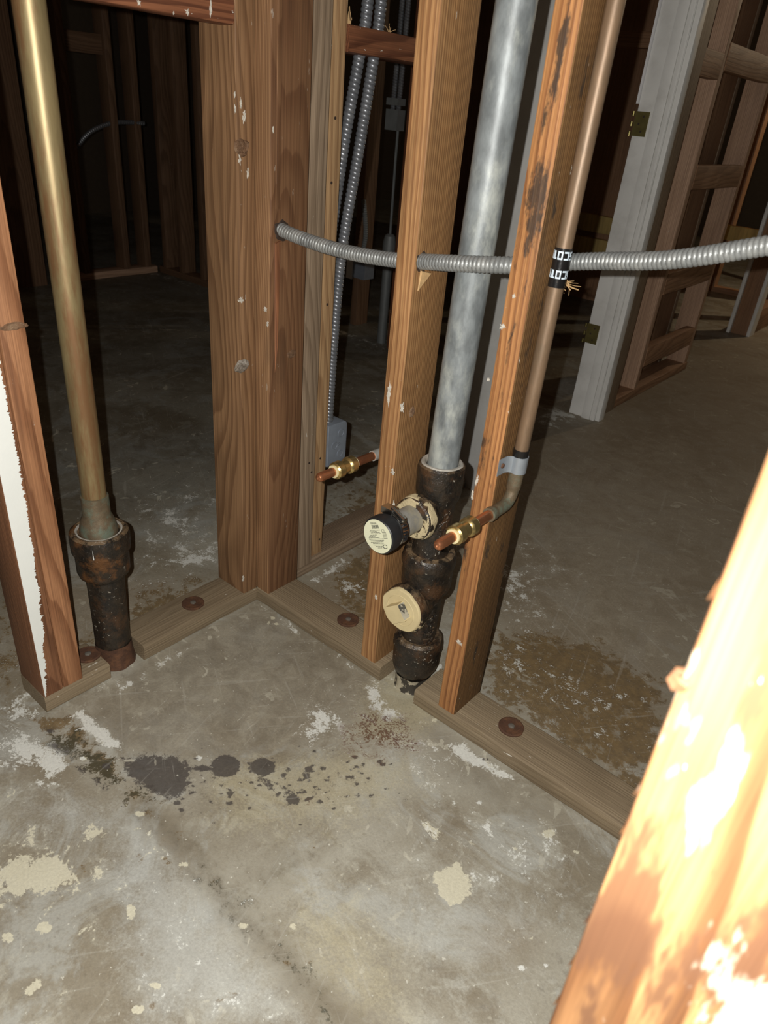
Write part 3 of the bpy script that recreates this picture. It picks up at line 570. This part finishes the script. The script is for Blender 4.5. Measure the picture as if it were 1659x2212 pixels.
# back of middle view
cp = thing('conduit_pipe', 'grey conduit pipe rising from the floor in the dark room', 'conduit', (-1.16, 1.79, 0))
obj('pipe', MB().lathe([(.022, 0), (.022, .40)], (-1.16, 1.79, 0)), 'greybox', cp)
obj('reducer', MB().lathe([(.022, .40), (.030, .405), (.030, .46), (.024, .49), (.014, .50)], (-1.16, 1.79, 0)), 'greybox', cp)
obj('thin_cable', MB().tube([(-1.16, 1.79, .5), (-1.165, 1.79, .8), (-1.17, 1.79, HT)], .006, 8), 'greybox', cp)
board('wall_stud', (-1.085, -1.045), (1.74, 1.83), (0, HT), 'red', 'red brown stud next to the dim conduit pipe in the dark room', CT)
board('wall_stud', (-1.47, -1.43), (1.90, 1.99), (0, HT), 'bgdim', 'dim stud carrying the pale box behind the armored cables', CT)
b3 = thing('junction_box', 'pale electrical box low behind the armored cables in the dark room', 'electrical box', (-1.40, 1.86, .25))
obj('body', MB().box((-1.428, 1.85, .25), (-1.350, 1.92, .35)), 'bluebox', b3); obj('cover', MB().box((-1.466, 1.845, .24), (-1.428, 1.853, .34)), 'jamb', b3)
obj('cable', flexmb([(-1.40, 1.88, .35), (-1.385, 1.88, .45), (-1.40, 1.88, .55), (-1.43, 1.9, .6)], .012, .01, .002, 10), 'greybox', b3)
b2 = thing('junction_box', 'dim grey electrical box left of the light orange stud, upper middle', 'electrical box', (-1.1, 1.70, .93))
obj('body', MB().box((-1.155, 1.69, .915), (-1.092, 1.739, .99)), 'greybox', b2)
obj('cable', flexmb([(-1.14, 1.715, .99), (-1.135, 1.715, 1.3), (-1.13, 1.715, 1.9)], .011, .01, .002, 10), 'flexdark', b2)
obj('cable', flexmb([(-1.11, 1.715, .99), (-1.105, 1.715, 1.3), (-1.10, 1.715, 1.9)], .011, .01, .002, 10), 'flexdark', b2)
obj('clamp', MB().box((-1.155, 1.688, 1.005), (-1.095, 1.738, 1.03)), 'greybox', b2)

# ================================================================== PIPES
# ---- left drain: copper/brass riser in a cast iron hub
bx, by = -.045, -.33
t1 = thing('drain_pipe', 'tall brassy copper drain pipe standing in a black cast iron hub, left', 'pipe', (bx, by, 0))
obj('riser', MB().tube([(bx, by, z) for z in np.linspace(.335, HT, 30)], .0207, 40), 'brass', t1)
obj('ferrule', MB().lathe([(.0215, .375), (.0235, .374), (.0238, .338), (.029, .325), (.0325, .31), (.0335, .292), (.030, .285)], (bx, by, 0), n=40, wob=.0004), 'verdi', t1)
obj('hub', MB().lathe([(.032, .300), (.036, .303), (.045, .306), (.0505, .302), (.052, .294), (.0515, .266), (.0475, .260), (.0465, .222), (.043, .213), (.0345, .205), (.034, .19)], (bx, by, 0), n=48, wob=.0008), 'ironrust', t1)
obj('caulk_ring', MB().lathe([(.033, .299), (.0375, .3045), (.041, .3045), (.043, .300)], (bx, by, 0), n=40, wob=.0006), 'lead', t1)
obj('cast_iron_pipe', MB().lathe([(.0335, .21), (.033, .1), (.033, .03), (.0345, .012), (.037, 0)], (bx, by, 0), n=40, wob=.0007), 'iron', t1)
obj('collar_rust', MB().lathe([(.0338, .05), (.0352, .02), (.039, .0005)], (bx, by, 0), n=40, wob=.0012, cap=False), 'rust', t1)
p = onx(218, 1180, .005); obj('paint_drip', MB().box((bx+.036, by-.036, .272), (bx+.0375, by-.0325, .293)), 'wpaint', t1)

# ---- main stack
sx, sy = .42, .045
t2 = thing('drain_stack', 'black cast iron drain stack with galvanized vent pipe, capped stub and cleanout plug', 'pipe', (sx, sy, 0))
obj('vent_pipe', MB().tube([(sx+.001+.022*max(0, z-.48), sy, z) for z in np.linspace(.44, HT, 30)], .0262, 40), 'galv', t2)
up = MB().lathe([(.028, .480), (.031, .492), (.0365, .4975), (.0395, .494), (.0405, .485), (.040, .446), (.037, .434), (.033, .424), (.0315, .41), (.0315, .335), (.033, .325), (.033, .29)], (sx, sy, 0), n=48, wob=.0008)
up.lathe([(.028, -.01), (.030, .02), (.030, .034), (.036, .040), (.0375, .046), (.0375, .066), (.034, .068), (.026, .067)], (sx, sy, .412), (0, -1, 0), 40, wob=.0008)
o_up = obj('upper_tee', up, 'iron', t2)
obj('tee_ring', MB().lathe([(.0378, .049), (.0384, .056), (.0380, .064), (.034, .0690), (.0245, .0700), (.0235, .066)], (sx, sy, .412), (0, -1, 0), 40, wob=.0016, cap=False), 'ironpaint', o_up, label='ring with flaked cream paint')
obj('caulk_ring', MB().lathe([(.0262, .4935), (.030, .4985), (.034, .499), (.0365, .4965)], (sx, sy, 0), n=40, wob=.0007, cap=False), 'lead', t2)
obj('branch_nipple', MB().lathe([(.0235, .055), (.0235, .15)], (sx, sy, .414), (0, -1, 0), 36), 'galvold', t2)
low = MB().lathe([(.0325, .322), (.036, .3235), (.045, .321), (.0485, .315), (.0492, .304), (.0485, .296), (.0465, .290), (.0465, .252), (.0435, .241), (.036, .232), (.0335, .222), (.0325, .12), (.034, .105)], (sx, sy, 0), n=48, wob=.0010, seed=4.)
low.lathe([(.03, 0), (.034, .018), (.036, .034), (.042, .040), (.0440, .046), (.0440, .060), (.0425, .064)], (sx, sy, .219), (0, -1, 0), 44, wob=.0010, seed=2.)
o_low = obj('lower_tee', low, 'iron', t2)
pb = obj('cleanout_plug', MB().lathe([(.0425, .058), (.0432, .062), (.0428, .068), (.0415, .0700)], (sx, sy, .221), (0, -1, 0), 44, wob=.0014), 'cream', t2, label='cream painted cleanout plug')
obj('plug_rim', MB().lathe([(.0442, .044), (.0452, .050), (.0450, .062), (.0430, .0655)], (sx, sy, .220), (0, -1, 0), 44, wob=.0014, cap=False), 'ironpaint', o_low, label='rim with flaking cream paint')
# raised square boss on the plug and its chipped paint
Rz = Matrix.Rotation(math.radians(-38), 4, 'Y')
cpt = np.array([sx, sy-.0690, .221])
def rotb(m): m.v = [tuple(np.array(Rz @ Vector((a, -b, c_))) + cpt) for a, b, c_ in m.v]; return m
obj('square_boss', rotb(MB().box((-.0165, 0, -.0165), (.0165, .0175, .0165))), 'cream', pb)
obj('chipped_face', rotb(MB().box((.0163, .0012, -.014), (.0171, .0168, .015))), 'chip', pb)
mbf = MB().lathe([(.0290, .0698), (.0302, .0706), (.0314, .0698)], (sx, sy, .221), (0, -1, 0), 44, cap=False); obj('raised_circle', mbf, 'cream', pb)
obj('bottom_hub', MB().lathe([(.034, .128), (.040, .129), (.046, .124), (.0475, .115), (.0475, .106), (.0455, .10), (.0455, .062), (.043, .052), (.035, .038), (.0315, .028), (.031, .004), (.033, 0)], (sx, sy, 0), n=48, wob=.0010, seed=9.), 'iron', t2)
obj('painted_foot', MB().lathe([(.0362, .036), (.0345, .029), (.0342, .004), (.0358, .0004)], (sx, sy, 0), n=40, wob=.0009, cap=False), 'footpaint', t2, label='foot with flaked cream paint')
# raised foundry lettering on the right side of both tees: small cast bars
for (z0, z1, rr, par, dz) in [(.345, .425, .0325, o_up, .016), (.135, .225, .0335, o_low, .0175)]:
    for k, ang in ((0, -12), (1, -30)):
        z = z0
        while z < z1:
            th = math.radians(ang + random.uniform(-2, 2)); cxy = np.array([sx + rr*math.cos(th), sy + rr*math.sin(th)])
            tx, ty = -math.sin(th), math.cos(th); hh = dz*.32; ww = .0045; m2 = MB()
            for (a0, b0, a1, b1) in random.choice([[(-1, -1, -1, 1), (-1, 1, 1, 1), (-1, -1, 1, -1)], [(-1, -1, 1, 1), (1, -1, -1, 1)], [(-1, -1, -1, 1), (-1, 0, 1, 0), (1, -1, 1, 1)], [(0, -1, 0, 1), (-1, 1, 1, 1)]]):
                m2.tube([(cxy[0]+tx*ww*a0, cxy[1]+ty*ww*a0, z+hh*b0), (cxy[0]+tx*ww*(a0+a1)/2, cxy[1]+ty*ww*(a0+a1)/2, z+hh*(b0+b1)/2), (cxy[0]+tx*ww*a1, cxy[1]+ty*ww*a1, z+hh*b1)], .0014, 6)
            obj('cast_mark', m2, 'iron', par); z += dz
# rubber cap with clamp and printed label
cz = .419
rc = obj('rubber_cap', MB().lathe([(.0245, .108), (.0275, .109), (.0280, .132), (.0310, .134), (.0318, .138), (.0318, .151), (.0312, .1550), (.0295, .1565)], (sx, sy, cz-.004), (0, -1, 0), 44), 'rubber', t2)
obj('clamp_band', MB().lathe([(.0280, .1125), (.0293, .113), (.0293, .1275), (.0280, .128)], (sx, sy, cz-.004), (0, -1, 0), 44, cap=False), 'steel', rc)
obj('clamp_housing', MB().box((sx-.020, sy-.1285, cz+.0215), (sx+.002, sy-.1125, cz+.033)), 'steel', rc)
obj('clamp_screw', MB().lathe([(.0045, -.008), (.0045, .014), (.0062, .015), (.0062, .022), (.0045, .024)], (sx+.004, sy-.1215, cz+.030), (1, -.1, -.35), 16), 'steel', rc)
for k in range(7):
    th = math.radians(30+k*12); obj('band_slot', MB().box((sx+.0304*math.sin(th)*1-.001, sy-.125, cz-.004+.0304*math.cos(th)-.0012), (sx+.0304*math.sin(th)+.0014, sy-.1175, cz-.004+.0304*math.cos(th)+.0012)), 'rubber', rc)
lf = obj('paper_label', MB().lathe([(.0290, .1562), (.0288, .1569)], (sx, sy, cz-.004), (0, -1, 0), 44), 'label', rc, label='round cream paper label with barcode and print')
pr = MB(); cc = np.array([sx, sy-.1571, cz-.004]); a_ = math.radians(27); ux = np.array([math.cos(a_), 0, math.sin(a_)]); uz = np.array([-math.sin(a_), 0, math.cos(a_)])
def pbar(x0, z0, x1, z1):
    q = [cc+ux*x0+uz*z0, cc+ux*x1+uz*z0, cc+ux*x1+uz*z1, cc+ux*x0+uz*z1]; q2 = [v + np.array([0, -.0002, 0]) for v in q]
    pr.add(q+q2, [(4, 5, 6, 7), (0, 1, 5, 4), (1, 2, 6, 5), (2, 3, 7, 6), (3, 0, 4, 7)])
x = -.006
while x < .009:
    b = random.choice((.0004, .0007, .001)); pbar(x, .0135, x+b, .0195); x += b+random.choice((.0005, .0008))
for zz in (.0235, .0222, .0210): pbar(-.007, zz, .006, zz+.0005)
rows = [(.0105, -.012, .010), (.0085, -.014, .002), (.0065, -.012, .008), (.0045, -.004, .010), (.0025, -.015, .000), (.0005, -.018, -.004), (-.0020, -.020, .004), (-.0045, -.020, .012), (-.0070, -.018, .012), (-.0095, -.018, .010), (-.0120, -.014, .010), (-.0145, -.012, .010), (-.0170, -.010, .006), (-.0195, -.006, .004)]
for zz, a, b in rows:
    x = a
    while x < b:
        l = random.uniform(.002, .005); pbar(x, zz, min(b, x+l), zz+.0007); x += l+.0007
for zz in (.006, .004, .002, 0, -.002, -.004): pbar(.013, zz, .021, zz+.0006)
for q in ((.013, .011, .018, .0115), (.013, .007, .0135, .0115), (.0178, .007, .0183, .0115)): pbar(*q)
obj('label_print', pr, 'ink', lf)
lg = MB().tube([cc+ux*(.011+.0045*math.cos(t))+uz*(-.0175+.003*math.sin(t))+np.array([0, -.0001, 0]) for t in np.linspace(.4, 5.6, 20)], .0005, 6); obj('label_emblem', lg, 'ink', lf)

# ---- copper stub outs
def pushfit(root, x, y0, z, cap_y):
    """brass coupling around y0 and a short capped copper end at cap_y; pipe runs along -Y"""
    c = obj('coupling', MB().lathe([(.0085, -.024), (.0125, -.0245), (.0148, -.022), (.0150, -.010), (.0135, -.0075), (.0118, -.006), (.0118, .006), (.0135, .0075), (.0150, .010), (.0148, .022), (.0125, .0245), (.0085, .024)], (x, y0, z), (0, -1, 0), 32), 'fitting', root)
    for s in (-1, 1): obj('release_collar', MB().lathe([(.0082, .0235), (.0112, .0240), (.0112, .0268), (.0082, .0272)], (x, y0, z), (0, -s, 0), 28), 'collar', c)
    L = y0-cap_y
    obj('capped_end', MB().lathe([(.0079, .02), (.0079, L-.008), (.0074, L-.004), (.0055, L-.0012), (.003, L-.0002), (.0026, L+.0008), (.0004, L+.0022)], (x, y0, z), (0, -1, 0), 24), 'copper', root)
t3 = thing('copper_stub_out', 'capped copper water stub sticking out left of the light orange stud', 'pipe', (.285, .06, .465))
obj('stub', MB().tube([(.285, -.05, .466), (.285, 0, .465), (.285, .030, .4645)], .0079, 20), 'copper', t3)
obj('elbow', MB().tube(curve([(.285, .024, .4645), (.286, .05, .4645), (.290, .066, .4685), (.294, .070, .482), (.294, .070, .50)], 24), .0095, 20), 'solder', t3)
obj('riser', MB().tube([(.294, .070, z) for z in (.49, 1., HT)], .0079, 16), 'copperold', t3)
pushfit(t3, .285, -.050, .466, -.114)
t4 = thing('copper_water_pipe', 'tarnished copper riser with black tape and a capped stub on the moldy stud', 'pipe', (.565, .036, .48))
ry = lambda z: .034+.016*(z-.55)/.58
obj('riser', MB().tube([(.5645, ry(z), z) for z in np.linspace(.535, HT, 24)], .0108, 28), 'copperold', t4)
obj('elbow', MB().sweep(curve([(.5645, -.030, .4865), (.5645, -.004, .4865), (.5645, .018, .489), (.5645, .030, .501), (.5645, .033, .52), (.5645, .034, .545)], 30), lambda s, t: .0098 if .012 < s < .075 else .0112, 24), 'verdi', t4)
obj('stub', MB().tube([(.5645, -.10, .4875), (.5645, -.06, .487), (.5645, -.012, .4865)], .0079, 20), 'copper', t4)
pushfit(t4, .5645, -.098, .4877, -.163)
# tape band with the printed letters (read upside down)
zt0, zt1 = onx(1198, 612, .562)[2]-.004, onx(1212, 535, .562)[2]
tp = obj('tape_band', MB().tube([(.5645, ry(z), z) for z in (zt0, (zt0+zt1)/2, zt1)], .0116, 32), 'tape', t4, label='black tape with white lettering')
ROWS = {'S': ['1111', '1000', '1111', '0001', '1111'], 'C': ['1111', '1000', '1000', '1000', '1111'], 'O': ['1111', '1001', '1001', '1001', '1111'], 'T': ['1111', '0110', '0110', '0110', '0110'], 'H': ['1001', '1001', '1111', '1001', '1001']}
for zc, a0 in ((zt1-.0085, 24), (zt1-.0325, 36)):
    for k, L in enumerate('SCOTCH'):
        m2 = MB(); ce, chh = 8.4, .0021        # cell angle (deg), cell height
        for rI, row in enumerate(ROWS[L]):
            for cI, bit in enumerate(row):
                if bit == '1':
                    # rotated half a turn: text runs from right to left and is upside down
                    ta = a0 - (k*5.0+cI)*ce; tb = ta - ce; za = zc + (rI-2.5)*chh; zb = za+chh; V = []
                    for rr in (.01165, .0119):
                        for tt in (ta, (ta+tb)/2, tb):
                            an = math.radians(tt); V += [(.5645+rr*math.cos(an), ry(zc)+rr*math.sin(an), za), (.5645+rr*math.cos(an), ry(zc)+rr*math.sin(an), zb)]
                    m2.add(V, [(0, 1, 3, 2), (2, 3, 5, 4), (6, 8, 9, 7), (8, 10, 11, 9), (0, 6, 7, 1), (4, 5, 11, 10), (1, 7, 9, 3), (3, 9, 11, 5), (0, 2, 8, 6), (2, 4, 10, 8)])
        obj('letter', m2, 'white', tp)
# strap
st = thing('pipe_strap', 'zinc pipe strap screwed over the tarnished copper riser', 'strap', (.552, .03, .55))
yc, zc = ry(.553), .553
V = []; pth = [(.5525, yc-.040), (.5525, yc-.026), (.5530, yc-.018), (.5560, yc-.0135)] + [(.5645+.0125*math.cos(a), yc+.0125*math.sin(a)) for a in np.linspace(math.radians(-115), math.radians(115), 14)] + [(.5560, yc+.0135), (.5525, yc+.020)]
m2 = MB(); nP = len(pth)
for off in (0, .0011):
    for (a, b) in pth: V += [(a+off, b-(off if b < yc else -off)*.3, zc-.0135), (a+off, b-(off if b < yc else -off)*.3, zc+.0135)]
F = []
for i in range(nP-1):
    a = 2*i; b = 2*nP+2*i; F += [(a, a+1, a+3, a+2), (b, b+2, b+3, b+1), (a, a+2, b+2, b), (a+1, b+1, b+3, a+3)]
F += [(0, 2*nP, 2*nP+1, 1), (2*nP-2, 2*nP-1, 4*nP-1, 4*nP-2)]
m2.add(V, F); obj('band', m2, 'strap', st, smooth=40)
obj('screw', MB().lathe([(.0042, 0), (.0042, .001), (.003, .0022)], (.5536, yc-.029, zc+.001), (1, 0, 0), 14), 'rust', st)
obj('dark_liner', MB().tube([(.5645, ry(z), z) for z in (zc+.012, zc+.018, zc+.024)], .0122, 24), 'tape', st)

# ---- flexible conduit through the studs
fc = thing('flexible_conduit', 'ribbed grey flexible metal conduit running through the studs and out to the right', 'conduit', (.04, .03, .80))
obj('hose', flexmb([(.010, .026, .812), (.06, .026, .803), (.14, .027, .797), (.22, .028, .797), (.30, .026, .803), (.335, .020, .809), (.42, .0005, .8235), (.505, .013, .8355), (.532, .046, .840), (.56, .0745, .8445), (.60, .076, .853), (.70, .060, .8745), (.80, .050, .908), (.92, .046, .950), (1.22, .044, 1.02)], .0116, .0062, .0016, 22), 'flex', fc)

# ---- armored cables and blue-grey box
for k, (lab, pts) in enumerate([('left of the two armored cables hanging through the red blocking', [(-.050, .232, .36), (-.050, .232, .55), (-.048, .237, .72), (-.045, .262, .93), (-.043, .290, 1.083), (-.043, .303, 1.16), (-.043, .31, 1.4), (-.043, .33, HT)]),
                                ('right of the two armored cables hanging through the red blocking', [(-.026, .236, .372), (-.026, .240, .55), (-.026, .252, .74), (-.030, .290, .93), (-.036, .322, 1.083), (-.038, .334, 1.16), (-.04, .345, 1.4), (-.04, .36, HT)])]):
    o = obj('armored_cable', flexmb(pts, .0112, .0085, .0019, 16), 'flexdark', None, pts[0]); tag(o, lab, 'cable', 'armored cables by the corner post')
eb = thing('outlet_box', 'blue-grey steel outlet box with round knockouts under the armored cables', 'electrical box', (-.03, .245, .27))
m2 = MB(); c0 = (-.062, .2155); c1 = (-.004, .278); zb, zt = .268, .372; R = .012; ring = []
for (yy, zz, a0) in ((c1[1]-R, zt-R, 0), (c0[1]+R*.2, zt-R*.2, 90), (c0[1]+R*.2, zb+R*.2, 180), (c1[1]-R, zb+R, 270)):
    rr = R if yy > .25 else R*.2
    for a in np.linspace(a0, a0+90, 6): ring.append((yy+rr*math.cos(math.radians(a)), zz+rr*math.sin(math.radians(a))))
nR = len(ring); V = []
for xx, s in ((-.062, 1.), (-.008, 1.), (-.005, .985), (-.004, .95)):
    my, mz = .247, .32; V += [(xx, my+(a-my)*s, mz+(b-mz)*s) for a, b in ring]
m2.add(V, [(k*nR+i, k*nR+(i+1) % nR, (k+1)*nR+(i+1) % nR, (k+1)*nR+i) for k in range(3) for i in range(nR)] + [tuple(range(nR)), tuple(range(3*nR, 4*nR))])
obj('body', m2, 'bluebox', eb, smooth=35)
for y, z, r in ((.257, .345, .010), (.238, .318, .010), (.257, .293, .010)):
    obj('knockout', MB().lathe([(r, -.001), (r, .0006), (r*.85, .0011), (r*.75, .0004), (r*.3, .0004)], (-.004, y, z), (1, 0, 0), 20), 'bluebox', eb)
obj('pencil_mark', MB().tube([(-.0036, .252+.004*math.cos(t), .318+.003*math.sin(t)) for t in np.linspace(0, 6, 14)], .0004, 5), 'ink', eb)

# ---- washers on the plates
for (x, y, lab) in [(417, 1304, 'rusty round anchor washer on the sill left of the corner post'), (752, 1340, 'rusty round anchor washer on the sill left of the orange stud'), (1104, 1571, 'rusty anchor washer with a bright bolt on the right sill'), (203, 1422, 'rusty anchor washer half hidden by the left double studs')]:
    p = onz(x, y, T); t = thing('anchor_washer', lab, 'washer', (p[0], p[1], T), 'washers bolted to the sill boards')
    if x == 203: p = np.array([-.05, -.382, T])
    obj('plate_washer', MB().lathe([(.0235, -.0005), (.0238, .0022), (.0215, .0036), (.008, .0030), (.004, .003)], (p[0], p[1], T), n=36, wob=.0004), 'rust', t)
    obj('bolt', MB().lathe([(.0062, .0025), (.006, .0045), (.004, .0056), (.0015, .006)], (p[0], p[1], T), n=14, wob=.0005), 'bolt', t)

# ---- splinters and shavings at the drilled holes
def shavings(label, c, dirs, n, ln, wd, sd):
    rnd = random.Random(sd); m2 = MB(); c = np.array(c, float); d0 = np.array(dirs, float)
    for i in range(n):
        d = d0+np.array([rnd.uniform(-.6, .6) for _ in range(3)]); d /= np.linalg.norm(d); s = np.cross(d, [rnd.random(), rnd.random(), rnd.random()]); s /= np.linalg.norm(s); q = np.cross(d, s)
        L = ln*rnd.uniform(.5, 1.1); w_ = wd*rnd.uniform(.4, 1.); cu = rnd.uniform(-.8, .8); o = c+np.array([rnd.uniform(-1, 1) for _ in range(3)])*wd; N = 5; V = []
        for k in range(N):
            t = k/(N-1); p = o+d*L*t+q*L*cu*t*t; ww = w_*(1-.6*t); V += [p-s*ww, p+s*ww, p+s*ww+q*.0007, p-s*ww+q*.0007]
        F = [(4*k+j, 4*k+(j+1) % 4, 4*k+4+(j+1) % 4, 4*k+4+j) for k in range(N-1) for j in range(4)] + [(3, 2, 1, 0), (4*N-4, 4*N-3, 4*N-2, 4*N-1)]
        m2.add(V, F)
    o = obj('wood_splinters', m2, 'splinter', None, c, 0); return tag(o, label, 'splinters')
shavings('torn wood splinters under the conduit beside the black tape', (.553, .080, .822), (.6, .15, -.9), 11, .024, .0035, 1)
shavings('small torn splinters left of the light orange stud under the conduit', (.315, .022, .785), (-.8, 0, -.5), 8, .010, .0016, 2)
shavings('wood curl on top of the red blocking beside the pale stud', (-.03, .245, 1.126), (-.1, .1, 1), 3, .022, .007, 3)
shavings('splinters on the red blocking right of the armored cables', (-.03, .355, 1.126), (.1, .5, .8), 5, .014, .0018, 4)
sp = MB().add([(.3552, .014, .800), (.3552, .036, .795), (.3552, .012, .770), (.359, .014, .799), (.360, .036, .794), (.3565, .0125, .771)], [(0, 1, 2), (3, 5, 4), (0, 3, 4, 1), (1, 4, 5, 2), (2, 5, 3, 0)])
obj('split_chip', sp, 'splinter', sM, smooth=0)
sp = MB().add([(T+.0002, .010, .785), (T+.0002, .022, .790), (T+.0002, .020, .60), (T+.0002, .014, .55), (T+.004, .012, .785), (T+.005, .020, .788), (T+.003, .018, .60)], [(4, 5, 6), (0, 4, 6, 3), (1, 2, 6, 5), (0, 1, 5, 4), (2, 3, 6)])
obj('split_sliver', sp, 'redsplit', sB, smooth=0)
for k in range(9):
    z = .93-.05*k+random.uniform(-.02, .02); x0 = .9803; h = random.uniform(.002, .004)
    obj('edge_splinter', MB().add([(x0, -.6225, z), (x0, -.618, z+.002), (x0, -.619, z-.010), (x0-h*.5, -.622, z-.011)], [(0, 1, 3), (1, 2, 3), (2, 0, 3), (0, 2, 1)]), 'fg', sF, smooth=0)
p = ony(1432, 1445, -.62); obj('edge_burr', MB().lathe([(.0005, 0), (.004, .001), (.0045, .005), (.001, .009)], (.9850, -.6215, p[2]), (-1, 0, .25), 14, wob=.0022), 'fg', sF)

# ---- added bulb far down the hall to brighten it, outside the picture
lb = thing('added_hall_bulb', 'added unseen bulb down the hall to brighten it', 'added lamp', (.7, 5.2, 2.12))
obj('socket', MB().lathe([(.018, .06), (.02, .05), (.02, .02), (.015, .015)], (.7, 5.2, 2.12), n=20), 'tape', lb)
obj('cord', MB().tube([(.7, 5.2, 2.18), (.7, 5.2, 2.25), (.7, 5.2, HT)], .003, 8), 'tape', lb)
gb = G('added_bulb_glow'); gb.b.inputs['Emission Color'].default_value = (1, .75, .45, 1); gb.b.inputs['Emission Strength'].default_value = 40.; M['bulb'] = gb.out((1, .9, .7), .4)
obj('bulb', MB().lathe([(.012, .018), (.02, 0), (.03, -.02), (.03, -.04), (.02, -.056), (.004, -.062)], (.7, 5.2, 2.12), n=20), 'bulb', lb)
bl = bpy.data.lights.new('added_hall_light', 'POINT'); bl.energy = 38; bl.color = (1, .78, .52); bl.shadow_soft_size = .03
blo = bpy.data.objects.new('added_hall_light', bl); COL.objects.link(blo); blo.location = (.7, 5.2, 2.03)

# ---- ceiling over the framing (above the frame, closes the place)
cb = MB().box((-5, -2.2, HT), (.6, 8.0, HT+.02)); tag(obj('ceiling', cb, 'bgw', None, (0, 0, HT)), 'dark wooden ceiling above the framing', 'ceiling', kind='structure')
M['bgdark'] = plain('dark_board_wall', (.06, .045, .03), .8)
tag(obj('wall_left', MB().box((-5.02, -2.2, 0), (-5, 8, HT)), 'bgdark', None, (-5, 0, 0)), 'dark board wall far behind the left room', 'wall', kind='structure')
tag(obj('wall_back', MB().box((-5, 8, 0), (3, 8.02, HT)), 'bgdark', None, (0, 8, 0)), 'dark board wall at the far end', 'wall', kind='structure')
